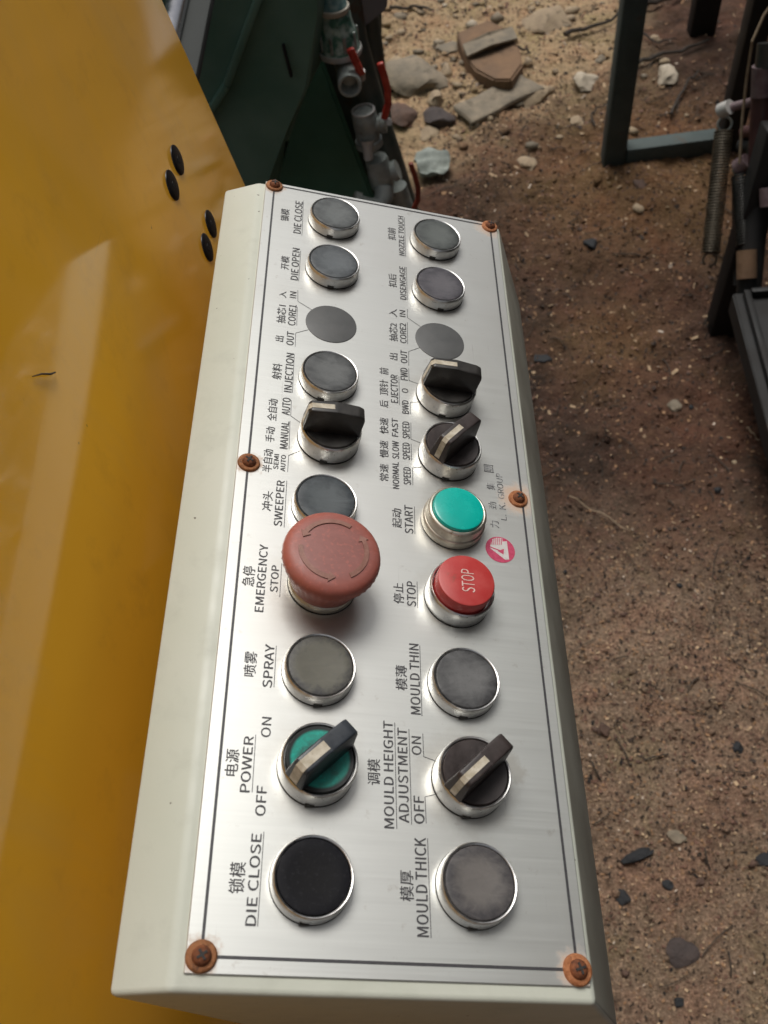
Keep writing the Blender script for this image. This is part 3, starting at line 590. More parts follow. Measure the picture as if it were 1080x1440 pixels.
for (al, ve) in ((0.4402, 0.0095), (0.4155, 0.0095), (0.4422, -0.0398), (0.4190, -0.0398)):
    if bolt0 is None:
        bm = bmesh.new(); lathe(bm, [(0, 0.0010), (0.0040, 0.0010), (0.0078, 0.0009), (0.0087, 0.0005), (0.0089, 0)], 28)
        bolt0 = mesh_obj('bolt', bm, M_['bolt_black'], cab); o = bolt0
        bm = bmesh.new(); lathe(bm, [(0, 0.0012), (0.0022, 0.0012), (0.0024, 0.0009)], 6); sock0 = mesh_obj('socket', bm, M_['gasket'], o)
    else:
        o = bolt0.copy(); col.objects.link(o); o.parent = cab; s2 = sock0.copy(); col.objects.link(s2); s2.parent = o
    Mb = Matrix((B_, YW, B_.cross(YW))).transposed().to_4x4()
    if (B_.cross(YW)).dot(YN) < 0: Mb = Matrix((YW, B_, YW.cross(B_))).transposed().to_4x4()
    Mb.translation = yw(al, ve) - cab.location; o.matrix_local = Mb
bm = bmesh.new(); tube(bm, [yw(0.2125, 0.0655, 0.0008), yw(0.2085, 0.0685, 0.0012), yw(0.2045, 0.073, 0.0010), yw(0.199, 0.0775, 0.0007)], [0.0003, 0.0005, 0.0004, 0.0002], 5)
child('paint_scratch', bm, M_['wood_dark'], cab)

# ================================================================ CONSOLE
console = empty('control_console', O_, 'cream steel control console with brushed label plate, buttons and selector knobs', 'control console')
console.rotation_euler = (0, TA, 0)
mm = 0.001
def housing():
    pr = [(-9, -1), (137, -1), (170.5, -57), (150, -104), (62, -112), (-28.4, -11.2)]
    bm = bmesh.new()
    t0, t1 = -10.8, 414.6
    a = [bm.verts.new((x * mm, t0 * mm, h * mm)) for x, h in pr]; b = [bm.verts.new((x * mm, t1 * mm, h * mm)) for x, h in pr]
    bm.faces.new(a); bm.faces.new(b[::-1])
    for i in range(6): bm.faces.new((a[i], b[i], b[(i + 1) % 6], a[(i + 1) % 6]))
    bmesh.ops.bevel(bm, geom=bm.edges[:], offset=0.0022, segments=3, affect='EDGES', profile=0.5)
    return bm
housing_o = mesh_obj('housing', housing(), M_['cream'], console, 30)
housing_o.data.materials.append(M_['side_shade'])
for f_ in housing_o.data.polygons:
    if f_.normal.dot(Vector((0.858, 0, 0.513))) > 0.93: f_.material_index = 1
bm = bmesh.new(); box(bm, (0.11, 0.10, 0.05), Matrix.Translation((0.035, 0.20, -0.125)), 0.003); box(bm, (0.13, 0.07, 0.03), Matrix.Translation((-0.035, 0.20, -0.135)), 0.003)
mesh_obj('mounting_bracket', bm, M_['black_metal'], console)
bm = bmesh.new(); box(bm, (0.1405, 0.4203, 0.001), Matrix.Translation((0.0651, 0.2049, -0.0005)), 0.0003, 1)
plate = mesh_obj('label_plate', bm, M_['plate'], console, 30)

def flatpoly(bm, pts, h):
    bm.faces.new([bm.verts.new((x * mm, y * mm, h)) for x, y in pts])
def stroke(bm, x0, y0, x1, y1, w, h):
    d = Vector((x1 - x0, y1 - y0)); L_ = d.length; d.normalize(); n = Vector((-d.y, d.x)) * w / 2
    flatpoly(bm, [(x0 + n.x, y0 + n.y), (x0 - n.x, y0 - n.y), (x1 - n.x, y1 - n.y), (x1 + n.x, y1 + n.y)], h)
bm = bmesh.new()
for q in ((-.52, 0, 131.52, 0), (-.52, 412.4, 131.52, 412.4)): stroke(bm, *q, 1.05, 0.00012)
for q in ((0, .55, 0, 411.8), (131, .55, 131, 411.8)): stroke(bm, *q, 1.05, 0.00012)
bm2 = bm; mesh_obj('border_line', bm2, M_['ink'], plate, None)
for q in LN:
    bm = bmesh.new(); stroke(bm, *q, 0.26, 0.00013)
    mesh_obj('underline' if abs(q[0] - q[2]) < 1.2 else 'leader_line', bm, M_['ink'], plate, None)

FONT = None
try:
    FONT = bpy.data.fonts.load(bpy.utils.system_resource('DATAFILES') + '/fonts/Noto Sans CJK Regular.woff2')
except Exception as e_: FONT = None; print('font fallback', e_)
def text_mesh(body, s0, s1, t0, t1, h, bold=0.0):
    cu = bpy.data.curves.new('t', 'FONT'); cu.body = body; cu.size = 40.0; cu.resolution_u = 3; cu.offset = bold
    if FONT is not None and body.isascii(): cu.font = FONT
    ob = bpy.data.objects.new('t', cu); col.objects.link(ob)
    dg = bpy.context.evaluated_depsgraph_get(); me = bpy.data.meshes.new_from_object(ob.evaluated_get(dg))
    bpy.data.objects.remove(ob); bpy.data.curves.remove(cu)
    co = np.zeros(len(me.vertices) * 3); me.vertices.foreach_get('co', co); co = co.reshape(-1, 3)
    mn = co.min(0); mx = co.max(0)
    x = s1 - (co[:, 1] - mn[1]) / (mx[1] - mn[1]) * (s1 - s0); y = t0 + (co[:, 0] - mn[0]) / (mx[0] - mn[0]) * (t1 - t0)
    out = np.stack([x * mm, y * mm, np.full(len(x), h)], -1)
    me.vertices.foreach_set('co', out.reshape(-1)); me.update(); return me
for tx, s0, s1, t0, t1 in EN + CN:
    faded = s0 > 110
    me = text_mesh(tx, s0, s1, t0, t1, 0.00014, 0.0 if tx.isascii() else 0.006)
    if not faded:                       # printed weight: a second impression a hair to the side
        bm = bmesh.new(); bm.from_mesh(me); k = len(bm.verts)
        bm.from_mesh(me); bm.verts.ensure_lookup_table()
        w = 0.16 if t1 - t0 > 8 and tx.isascii() else 0.09
        for v_ in bm.verts[:k]: v_.co += Vector((-w * mm / 2, -w * mm / 2, 0.00001))
        for v_ in bm.verts[k:]: v_.co += Vector((w * mm / 2, w * mm / 2, 0))
        bm.to_mesh(me); bm.free()
    mesh_obj('caption', me, M_['ink_faded' if faded else 'ink'], plate, None)

# emblem printed on the plate
bm = bmesh.new(); cx, cy, r = 117.4, 175.5, 7.05
flatpoly(bm, [(cx + r * math.cos(i * math.pi / 24), cy + r * math.sin(i * math.pi / 24)) for i in range(48)], 0.00012)
lg = mesh_obj('emblem', bm, M_['logo_red'], plate, None)
bm = bmesh.new(); flatpoly(bm, [(112.34, 175.76), (113.17, 178.46), (113.97, 180.71), (116.13, 181.83), (118.87, 182.0), (118.88, 180.13), (121.0, 180.6), (121.24, 170.67), (119.25, 170.24)], 0.00016)
mesh_obj('emblem_figure', bm, M_['logo_pale'], plate, None)
bm = bmesh.new(); flatpoly(bm, [(116.02, 174.54), (119.19, 176.11), (118.75, 172.91)], 0.00020)
flatpoly(bm, [(112.49, 176.58), (117.22, 175.18), (117.01, 174.59), (112.28, 175.98)], 0.00020)
for a_, b_ in (((113.51, 177.57), (113.81, 180.3)), ((114.47, 177.71), (114.77, 181.0)), ((115.43, 177.84), (115.73, 181.4)), ((116.39, 177.98), (116.7, 181.72)), ((117.35, 178.11), (117.66, 181.86)), ((118.22, 178.24), (118.5, 181.9))):
    stroke(bm, *a_, *b_, 0.38, 0.00020)
mesh_obj('emblem_stripes', bm, M_['logo_red'], plate, None)

# rusted screws with flared washers
sw = None
for i, (x, y) in enumerate(SCREWS):
    if sw is None:
        bm = bmesh.new(); lathe(bm, [(0.0026, 0.0016), (0.0034, 0.0011), (0.0044, 0.0013), (0.0051, 0.0009), (0.0053, 0.0)], 36)
        sw = mesh_obj('screw', bm, M_['rust_screw'], console, 50); o = sw
        bm = bmesh.new(); lathe(bm, [(0, 0.0034), (0.0016, 0.0033), (0.0026, 0.0028), (0.0032, 0.0018), (0.0033, 0.0008)], 28)
        hd = mesh_obj('screw_head', bm, M_['rust_dark'], o, 50)
        bm = bmesh.new(); box(bm, (0.0038, 0.0008, 0.0006), Matrix.Translation((0, 0, 0.0033))); box(bm, (0.0008, 0.0038, 0.0006), Matrix.Translation((0, 0, 0.00335)))
        for v_ in bm.verts: v_.co.z += 0.00002
        cr = mesh_obj('cross_slot', bm, M_['gasket'], o, None)
    else:
        o = sw.copy(); col.objects.link(o); o.parent = console
        h2 = hd.copy(); col.objects.link(h2); h2.parent = o; c2 = cr.copy(); col.objects.link(c2); c2.parent = o
    o.location = (x * mm, y * mm, 0); o.rotation_euler = (0, 0, 0.6 + i * 1.3); k_ = (1.0, 1.04, 0.93, 0.95, 0.97, 0.92)[i]; o.scale = (k_, k_ * 0.98, 1)
    if i in (1, 3, 5):
        o.data = o.data.copy(); o.data.materials[0] = M_['rust_orange']

# ---- push buttons
def bezel_mesh(prof, seg=56, notch=True):
    bm = bmesh.new(); lathe(bm, [(r * mm, h * mm) for r, h in prof], seg); return bm
PB = [(14.35, 0.5), (14.55, 0.7), (14.6, 1.4), (14.45, 5.2), (14.2, 6.2), (13.75, 6.75), (13.3, 6.6), (13.05, 6.2), (13.0, 4.0), (0, 4.0)]
CAPP = [(12.85, 4.1), (12.85, 6.3), (12.6, 6.75), (12.1, 6.9), (9.0, 6.75), (5, 6.5), (0, 6.4)]
pbm = None
def gasket(par, seg=48, r=14.72):
    bm = bmesh.new(); lathe(bm, [(0.0, 0.55 * mm), (r * mm, 0.45 * mm), (r * mm, 0.02 * mm)], seg)
    return mesh_obj('gasket', bm, M_['gasket'], par, 50)
def notch(par, h=0.0009):
    bm = bmesh.new(); box(bm, (0.0034, 0.0012, 0.0013), Matrix.Translation((-0.002, -0.01425, 0.0012)))
    return mesh_obj('key_notch', bm, M_['gasket'], par, None)
proto = {}
def push_button(x, y, centre, edge, label=None, seed=0.0, rot=0.0, old=False, rough=(0.35, 0.6), streak=0.5, r0=0.005, r1=0.0135, spec=None):
    if 'b' not in proto:
        b = mesh_obj('push_button', bezel_mesh(PB), M_['chrome'], console, 40); gk = gasket(b); nk = notch(b)
        bm = bmesh.new(); lathe(bm, [(r * mm, h * mm) for r, h in CAPP], 48); c = mesh_obj('button_cap', bm, cap_mat('cap_%d' % len(bpy.data.materials), centre, edge, r0, r1, rough, seed, streak), b, 40)
        proto['b'] = (b, gk, nk, c)
    else:
        b0, g0, n0, c0 = proto['b']
        b = b0.copy(); col.objects.link(b); b.parent = console
        for q in (g0, n0): qq = q.copy(); col.objects.link(qq); qq.parent = b
        c = c0.copy(); c.data = c0.data.copy(); c.data.materials[0] = cap_mat('cap_%d' % len(bpy.data.materials), centre, edge, r0, r1, rough, seed, streak)
        col.objects.link(c); c.parent = b
    b.location = (x * mm, y * mm, 0); b.rotation_euler = (0, 0, rot)
    if label: b['label'] = label
    if spec is not None: low_spec(c.data.materials[0], spec)
    return b
XL, XR = 35.2, 94.9
push_button(XL, 388.3, (0.125, 0.135, 0.135), (0.035, 0.038, 0.040), 'grey rubbed push button beside the upper DIE CLOSE caption', 1.0)
push_button(XL, 346.6, (0.110, 0.122, 0.130), (0.045, 0.050, 0.055), 'grey rubbed push button beside DIE OPEN', 2.0, 0.1)
push_button(XL, 264.6, (0.115, 0.12, 0.12), (0.034, 0.036, 0.038), 'grey rubbed push button beside INJECTION', 3.0, -0.1)
push_button(XL, 186.5, (0.080, 0.092, 0.098), (0.028, 0.034, 0.040), 'dark blue grey push button beside SWEEPER, partly hidden by the red mushroom', 4.0)
push_button(XL, 105.4, (0.112, 0.108, 0.088), (0.05, 0.049, 0.05), 'grey beige worn push button beside SPRAY', 5.0, 0.15, r0=0.009, r1=0.0128)
push_button(XL, 25.4, (0.010, 0.010, 0.011), (0.009, 0.009, 0.012), 'clean black push button beside the lower DIE CLOSE caption', 6.0, rough=(0.5, 0.6), spec=0.10)
push_button(XR, 386.0, (0.10, 0.11, 0.105), (0.036, 0.040, 0.040), 'grey rubbed push button beside NOZZLE TOUCH', 7.0)
push_button(XR, 343.6, (0.105, 0.10, 0.11), (0.036, 0.034, 0.042), 'purplish grey push button beside DISENGAGE', 8.0, 0.2)
push_button(XR, 105.6, (0.12, 0.12, 0.12), (0.026, 0.026, 0.028), 'grey rubbed push button beside MOULD THIN', 9.0, 0.1)
push_button(XR, 26.3, (0.125, 0.115, 0.108), (0.048, 0.045, 0.048), 'dark push button with pale rubbed middle beside MOULD THICK', 10.0, r0=0.0062, r1=0.011, streak=0.35)

# ---- blanked holes
for x, y, lb in ((35.9, 304.9, 'flat grey disc covering the CORE1 hole'), (94.6, 305.4, 'flat grey disc covering the CORE2 hole')):
    bm = bmesh.new(); lathe(bm, [(0, 0.45 * mm), (13.0 * mm, 0.45 * mm), (13.4 * mm, 0.3 * mm), (13.5 * mm, 0)], 48)
    o = mesh_obj('hole_cover', bm, M_['blank'], console, 50, (x * mm, y * mm, 0)); o['label'] = lb

# ---- selector knobs
SB = [(14.3, 0.5), (14.55, 0.8), (14.6, 1.5), (14.5, 8.8), (14.25, 9.6), (13.8, 10.1), (13.35, 9.9), (13.2, 9.3), (13.1, 8.0), (0, 8.0)]
def knob_bm():
    """round skirt and a tall straight grip running along local x, pointer end at -x"""
    bm = bmesh.new(); lathe(bm, [(r * mm, h * mm) for r, h in [(12.9, 8.1), (12.9, 9.6), (12.4, 10.2), (6, 9.6), (0, 9.4)]], 48); return bm
def grip_bm(top=23.0):
    prof = [(-13.6, 9.2), (-13.6, 11.0), (-12.6, top - 1.6), (-11.4, top), (0, top + 0.5), (10.5, top - 0.4), (13.2, top - 1.8), (13.7, top - 4), (12.9, 9.2)]
    bm = bmesh.new(); n = len(prof)
    def ring(w0, w1): return [bm.verts.new((x * mm, (w0 + (w1 - w0) * min(1, max(0, (h - 9) / (top - 9)))) * mm, h * mm)) for x, h in prof]
    a = ring(-4.6, -3.3); b = ring(4.6, 3.3)
    bm.faces.new(a); bm.faces.new(b[::-1])
    for i in range(n): bm.faces.new((a[i], b[i], b[(i + 1) % n], a[(i + 1) % n]))
    bmesh.ops.bevel(bm, geom=bm.edges[:], offset=0.0008, segments=3, affect='EDGES', profile=0.5)
    return bm
def marker_bm(top=23.0, w=1.35, end=0.0):
    path = [(end, top + 0.62), (-6, top + 0.38), (-11.2, top + 0.12), (-12.75, top - 1.5), (-13.8, 11.2)]
    bm = bmesh.new(); rows = []
    for x, h in path: rows.append((bm.verts.new((x * mm, -w * mm, h * mm)), bm.verts.new((x * mm, w * mm, h * mm))))
    for p_, q_ in zip(rows, rows[1:]): bm.faces.new((p_[0], p_[1], q_[1], q_[0]))
    r_ = bmesh.ops.extrude_face_region(bm, geom=bm.faces[:])
    for v_ in r_['geom']:
        if isinstance(v_, bmesh.types.BMVert): v_.co += Vector((0.0004, 0, -0.0004))
    return bm
def selector(x, y, ang, mat, label, ring=None, w=1.35, bez='chrome', mend=0.0):
    b = mesh_obj('selector_switch', bezel_mesh(SB), M_[bez], console, 40, (x * mm, y * mm, 0)); b['label'] = label
    gasket(b); notch(b)
    sk = mesh_obj('knob_skirt', knob_bm(), M_[mat] if ring is None else ring, b, 40)
    g_ = mesh_obj('grip', grip_bm(), M_[mat], b, 40); mk = mesh_obj('pointer_mark', marker_bm(w=w, end=mend), M_['marker'], b, None)
    for q in (sk, g_, mk): q.rotation_euler = (0, 0, ang)
    return b
selector(36.2, 226.3, R(2), 'black_plastic', 'black selector knob set straight to MANUAL', mend=-1)
selector(95.0, 265.6, R(-1), 'black_plastic', 'black selector knob set straight to 0 below EJECTOR')
selector(94.8, 226.0, R(49), 'brown_plastic', 'worn brownish selector knob turned to the lower SPEED position')
green_skirt = cap_mat('green_worn_skirt', (0.035, 0.055, 0.050), (0.015, 0.33, 0.26), 0.0035, 0.0092, (0.3, 0.5), 3.0, 0.6)
# rim of the green skirt is black again
nt = green_skirt.node_tree; b_ = nt.nodes['Principled BSDF']; src = b_.inputs['Base Color'].links[0].from_socket
tc = nd(nt, 'ShaderNodeTexCoord'); ml = nd(nt, 'ShaderNodeVectorMath', operation='MULTIPLY'); ml.inputs[1].default_value = (1, 1, 0); ln = nd(nt, 'ShaderNodeVectorMath', operation='LENGTH')
nt.links.new(tc.outputs['Object'], ml.inputs[0]); nt.links.new(ml.outputs[0], ln.inputs[0])
mr = nd(nt, 'ShaderNodeMapRange'); mr.inputs[1].default_value = 0.0104; mr.inputs[2].default_value = 0.0114; nt.links.new(ln.outputs['Value'], mr.inputs[0])
nt.links.new(mix(nt, mr.outputs[0], src, (0.02, 0.022, 0.022)), b_.inputs['Base Color'])
selector(35.6, 66.0, R(44), 'navy_plastic', 'selector knob with green worn face beside POWER, turned to OFF', ring=green_skirt, w=1.9)
selector(95.0, 65.6, R(43), 'brown_plastic', 'dark brown selector knob beside MOULD HEIGHT ADJUSTMENT, turned to OFF')

# ---- start button: green lens in a stained collar
b = mesh_obj('start_button', bezel_mesh([(14.6, 0.5), (14.8, 0.8), (14.8, 4.2), (14.5, 4.9), (14.0, 5.2), (13.9, 5.6), (13.8, 9.6), (13.3, 10.4), (12.6, 10.7), (12.1, 10.5), (12.0, 8.0), (0, 8.0)]), M_['bezel_old'], console, 40, (XR * mm, 187 * mm, 0))
b['label'] = 'start button with turquoise green lens in a stained metal collar'; gasket(b)
bm = bmesh.new(); lathe(bm, [(r * mm, h * mm) for r, h in [(11.9, 8), (11.9, 11.2), (11.5, 11.9), (10.6, 12.2), (5, 12.4), (0, 12.45)]], 48); mesh_obj('button_lens', bm, M_['teal'], b, 40)

# ---- stop button
b = mesh_obj('stop_button', bezel_mesh([(14.4, 0.5), (14.6, 0.8), (14.6, 8.6), (14.3, 9.4), (13.8, 9.8), (13.35, 9.6), (13.2, 9.0), (13.1, 6), (0, 6)]), M_['chrome'], console, 40, (XR * mm, 147.0 * mm, 0))
b['label'] = 'raised red button lettered STOP'; gasket(b); 
bm = bmesh.new(); lathe(bm, [(r * mm, h * mm) for r, h in [(12.6, 6), (12.65, 14.6), (12.3, 15.3), (11.6, 15.6), (5, 15.7), (0, 15.7)]], 56); cp = mesh_obj('button_cap', bm, M_['stop_red'], b, 40)
me = text_mesh('STOP', 92.4 - XR, 98.2 - XR, 141.0 - 147, 152.2 - 147, 0.01585, 0.0); mesh_obj('lettering', me, M_['stop_text'], b, None)

# ---- emergency stop mushroom
b = mesh_obj('emergency_stop', bezel_mesh([(14.3, 0.4), (14.6, 0.8), (14.6, 3.2), (14.2, 4.0), (13.4, 4.4), (13.0, 5.2), (12.6, 8.0), (0, 8.0)]), M_['bezel_old'], console, 40, (35.6 * mm, 146.4 * mm, 0))
b['label'] = 'large faded red mushroom emergency stop button'; gasket(b, r=14.8)
mush = cap_mat('faded_mushroom_red', (0.245, 0.098, 0.085), (0.35, 0.095, 0.066), 0.0125, 0.0205, (0.38, 0.58), 4.0, 0.22)
def mush_bm():
    bm = bmesh.new(); prof = [(12.9, 4.6), (14.6, 5.6), (15.3, 8.5), (16.3, 12.0), (17.8, 16.0), (19.1, 19.2), (20.0, 21.2), (20.2, 23.2), (19.6, 25.2), (18.2, 26.6), (16.0, 27.4), (10, 28.0), (0, 28.2)]
    seg = 120; rings = []
    for k, (r, h) in enumerate(prof[:-1]):
        rib = 0.32 if 3 <= k <= 6 else 0.0
        rings.append([bm.verts.new(((r + rib * (1 if i % 3 == 0 else 0)) * mm * math.cos(2 * math.pi * i / seg), (r + rib * (1 if i % 3 == 0 else 0)) * mm * math.sin(2 * math.pi * i / seg), h * mm)) for i in range(seg)])
    tip = bm.verts.new((0, 0, 28.2 * mm))
    for a_, c_ in zip(rings, rings[1:]):
        for i in range(seg): bm.faces.new((a_[i], a_[(i + 1) % seg], c_[(i + 1) % seg], c_[i]))
    for i in range(seg): bm.faces.new((rings[-1][i], rings[-1][(i + 1) % seg], tip))
    return bm
mush.node_tree.nodes['Principled BSDF'].inputs['Specular IOR Level'].default_value = 0.4
mesh_obj('mushroom_cap', mush_bm(), mush, b, 50)
M_['arrow'] = worn('arrow_groove_dirt', (0.20, 0.085, 0.060), (0.30, 0.15, 0.12), 200, (0.5, 0.7), 0, 0.2)
for k, (a0, a1) in enumerate(((60, 150), (180, 262), (300, 385))):
    bm = bmesh.new()
    def arc_pts(r0, r1, h=27.93):
        n = 18; V = []
        for i in range(n + 1):
            an = R(a0 + (a1 - a0) * i / n); hh = h
            V.append(((r0 * mm * math.cos(an), r0 * mm * math.sin(an), (hh + 0.04) * mm), (r1 * mm * math.cos(an), r1 * mm * math.sin(an), (hh - 0.22) * mm)))
        return V
    V = arc_pts(12.4, 14.4); vs = [(bm.verts.new(p_), bm.verts.new(q_)) for p_, q_ in V]
    for p_, q_ in zip(vs, vs[1:]): bm.faces.new((p_[0], p_[1], q_[1], q_[0]))
    an = R(a1); an2 = R(a1 + 12)     # arrow head
    bm.faces.new([bm.verts.new((11.0 * mm * math.cos(an), 11.0 * mm * math.sin(an), 28.05 * mm)), bm.verts.new((15.6 * mm * math.cos(an), 15.6 * mm * math.sin(an), 27.62 * mm)), bm.verts.new((13.3 * mm * math.cos(an2), 13.3 * mm * math.sin(an2), 27.85 * mm))])
    r_ = bmesh.ops.extrude_face_region(bm, geom=bm.faces[:])
    for v_ in r_['geom']:
        if isinstance(v_, bmesh.types.BMVert): v_.co.z += 0.0003
    mesh_obj('turn_arrow', bm, M_['arrow'], b, 40)

# ================================================================ GREEN MACHINE BASE BEHIND THE CONSOLE
tank = empty('green_machine', (-0.30, 1.36, gz(-0.30, 1.36)), 'dark green machine base behind the console with folded side plates', 'machine')
def tchild(name, bm, mat, sm=35): o = mesh_obj(name, bm, mat, tank, sm); o.location = -tank.location; return o
yT = 1.36
e0, e1 = at_y(432, 20, yT), at_y(527, 275, yT)
dn = (e1 - e0).normalized()
pA = e0 - dn * ((e0.z - 1.5) / dn.z); pA = e0 + dn * ((1.15 - e0.z) / dn.z); pB = e0 + dn * ((0.02 - e0.z) / dn.z)
bm = bmesh.new(); slab(bm, [pA, pB, Vector((-1.3, yT, 0.02)), Vector((-1.3, yT, 1.15))], Vector((-0.28, 0.7, 0)))
bmesh.ops.bevel(bm, geom=bm.edges[:], offset=0.008, segments=3, affect='EDGES')
tchild('side_plate', bm, M_['green'])
bm = bmesh.new(); slab(bm, [at_y(u, v, 1.43) for u, v in ((425, -60), (536, -60), (537, 60), (545, 130), (553, 205), (574, 295), (620, 460), (540, 460))], Vector((-0.05, 0.03, 0)))
tchild('back_plate', bm, M_['pipe_dark'])
yG = 1.16
poly = [at_y(u, v, yG) for u, v in ((330, -80), (452, -80), (446, 20), (434, 122), (404, 182), (372, 258), (362, 330), (150, 330), (150, -80))]
bm = bmesh.new(); slab(bm, poly, Vector((0.02, 0.16, -0.03))); bmesh.ops.bevel(bm, geom=bm.edges[:], offset=0.004, segments=2, affect='EDGES')
tchild('front_cover', bm, M_['green_worn'])
bm = bmesh.new(); beam(bm, at_y(366, -10, yG - 0.006), at_y(319, 118, yG - 0.006), 0.010, 0.014); beam(bm, at_y(319, 118, yG - 0.006), at_y(282, 176, yG - 0.006), 0.010, 0.014)
tchild('weld_seam', bm, M_['green_worn'])
bm = bmesh.new(); beam(bm, at_y(398, 62, yG - 0.004), at_y(410, 108, yG - 0.004), 0.004, 0.008)
tchild('edge_strip', bm, M_['black_metal'])
# tie rod and flat guide bar seen past the yellow sheet
def yline(u, v, z, y0, y1):
    p = at_z(u, v, z); return Vector((p.x, y0, z)), Vector((p.x, y1, z))
p, q = yline(246, 18, 0.95, 0.56, 1.14); bm = bmesh.new(); tube(bm, [p, q], 0.0115, 32)
tagp(mesh_obj('tie_rod', bm, M_['steel_rod'], smooth=50), 'polished steel tie rod beside the top corner of the yellow guard', 'rod')
p, q = yline(276, 40, 0.94, 0.56, 1.14); bm = bmesh.new(); beam(bm, p, q, 0.025, 0.012, Vector((1, 0, 0)), 0.001)
tagp(mesh_obj('guide_bar', bm, M_['grey_bar']), 'flat grey steel guide bar next to the polished tie rod', 'bar')

# ================================================================ VALVE MANIFOLD
man = empty('pipe_manifold', at_y(560, 330, 1.27), 'upright oily pipe manifold with galvanised valves and red lever handles', 'pipe manifold')
def mchild(name, bm, mat, par=None, sm=45): o = mesh_obj(name, bm, mat, par or man, sm); o.location = -man.location if par is None else (0, 0, 0); return o
yP = 1.29
def P_(u, v, y=1.26): return at_y(u, v, y)
bm = bmesh.new(); tube(bm, [P_(478, -60, yP), P_(497, 60, yP), P_(520, 140, yP), P_(545, 215, yP), P_(572, 300, yP), P_(610, 420, yP)], 0.021, 20)
mchild('main_pipe', bm, M_['pipe_dark'])
bm = bmesh.new(); tube(bm, [P_(508, -60, 1.36), P_(524, 60, 1.36), P_(538, 170, 1.36), P_(563, 300, 1.36), P_(600, 420, 1.36)], 0.015, 16)
mchild('rear_pipe', bm, M_['pipe_dark'])
# big green coupling with bright rim, teal cap above it
ax = (P_(479, 60) - P_(470, -10)).normalized()
bm = bmesh.new(); lathe(bm, [(0, -.002), (.017, 0), (.0205, .004), (.021, .012), (.0235, .022), (.0265, .030), (.0265, .046), (.029, .050), (.0295, .056), (.024, .058), (.02, .054), (0, .054)], 40, frame(P_(471, 15, 1.235), ax))
mchild('coupling', bm, M_['verdigris'])
bm = bmesh.new(); lathe(bm, [(.0270, .0500), (.0305, .0505), (.0315, .0540), (.0305, .0580), (.0265, .0585)], 40, frame(P_(471, 15, 1.235), ax))
mchild('coupling_rim', bm, M_['galv_light'])
for k in range(9):
    an = k * 2 * math.pi / 9; F_ = frame(P_(471, 15, 1.235), ax); bm = bmesh.new()
    box(bm, (0.003, 0.0045, 0.024), F_ @ Matrix.Rotation(an, 4, 'Z') @ Matrix.Translation((0.0268, 0, 0.036)), 0.001); mchild('coupling_rib', bm, M_['galv'])
bm = bmesh.new(); lathe(bm, [(0, -.030), (.012, -.029), (.0165, -.022), (.0185, -.006), (.0205, -.003), (.0205, .002), (.0, .003)], 36, frame(P_(469, 13, 1.232), ax))
mchild('coupling_cap', bm, M_['teal_cap'])
bm = bmesh.new(); lathe(bm, [(.0188, -.0050), (.0218, -.0046), (.0222, .0002), (.0200, .0030)], 36, frame(P_(469, 13, 1.231), ax))
mchild('cap_rim', bm, M_['cap_cream'])
bm = bmesh.new(); tube(bm, [P_(481, 66, 1.25), P_(492, 104, 1.25)], [0.019, 0.0175], 24); mchild('valve_stub', bm, M_['galv'])
# open pipe mouth facing the viewer, cream cap behind
mouth = P_(492, 121, 1.180); tod = (CAM - mouth).normalized() + Vector((0, -0.25, -0.45)); F_ = frame(mouth, tod)
bm = bmesh.new(); lathe(bm, [(.0175, -.030), (.0165, -.010), (.0165, .0), (.0155, .0012), (.0125, .0008), (.0118, -.002), (.0118, -.028), (0, -.028)], 36, F_)
mchild('outlet_socket', bm, M_['galv'])
bm = bmesh.new(); lathe(bm, [(0, -.0265), (.0116, -.0265), (.0116, -.0262)], 24, F_); mchild('outlet_bore', bm, M_['gasket'])
bm = bmesh.new(); tube(bm, [P_(490, 96, 1.215), P_(491, 104, 1.213), P_(492, 112, 1.22)], [0.0145, 0.0158, 0.0150], 24); mchild('cream_cap', bm, M_['cap_cream'])
def lever(pts, y, w, mat, par_name='lever_handle'):
    bm = bmesh.new(); P = [P_(u, v, y) for u, v in pts]
    for a_, b_ in zip(P, P[1:]): beam(bm, a_, b_ + (b_ - a_).normalized() * 0.004, w, 0.0075, Vector((1, 0, 0)), 0.0024)
    return mchild(par_name, bm, mat)
lever([(492, 68), (500, 86), (507, 102)], 1.195, 0.0105, M_['red_lever'])
bm = bmesh.new(); tube(bm, [P_(508, 100, 1.20), P_(509, 110, 1.205)], 0.0055, 12); mchild('lever_nut', bm, M_['galv_light'])
lever([(534, 88), (540, 106), (545, 126), (546, 146), (541, 164)], 1.20, 0.0100, M_['red_lever'])
bm = bmesh.new(); lathe(bm, [(0, .004), (.004, .004), (.005, 0), (.005, -.012)], 14, frame(P_(547, 172, 1.195), (0.2, -1, 0.4))); mchild('lever_nut', bm, M_['galv_light'])
lever([(577, 229), (583, 246), (588, 264), (588, 280), (581, 296)], 1.17, 0.0075, M_['red_lever_old'])
def fitting(p, q, prof, mat='galv', name='valve_body', seg=32):
    bm = bmesh.new(); d = q - p; L_ = d.length
    lathe(bm, [(r, t * L_) for r, t in prof], seg, frame(p, d)); return mchild(name, bm, M_[mat])
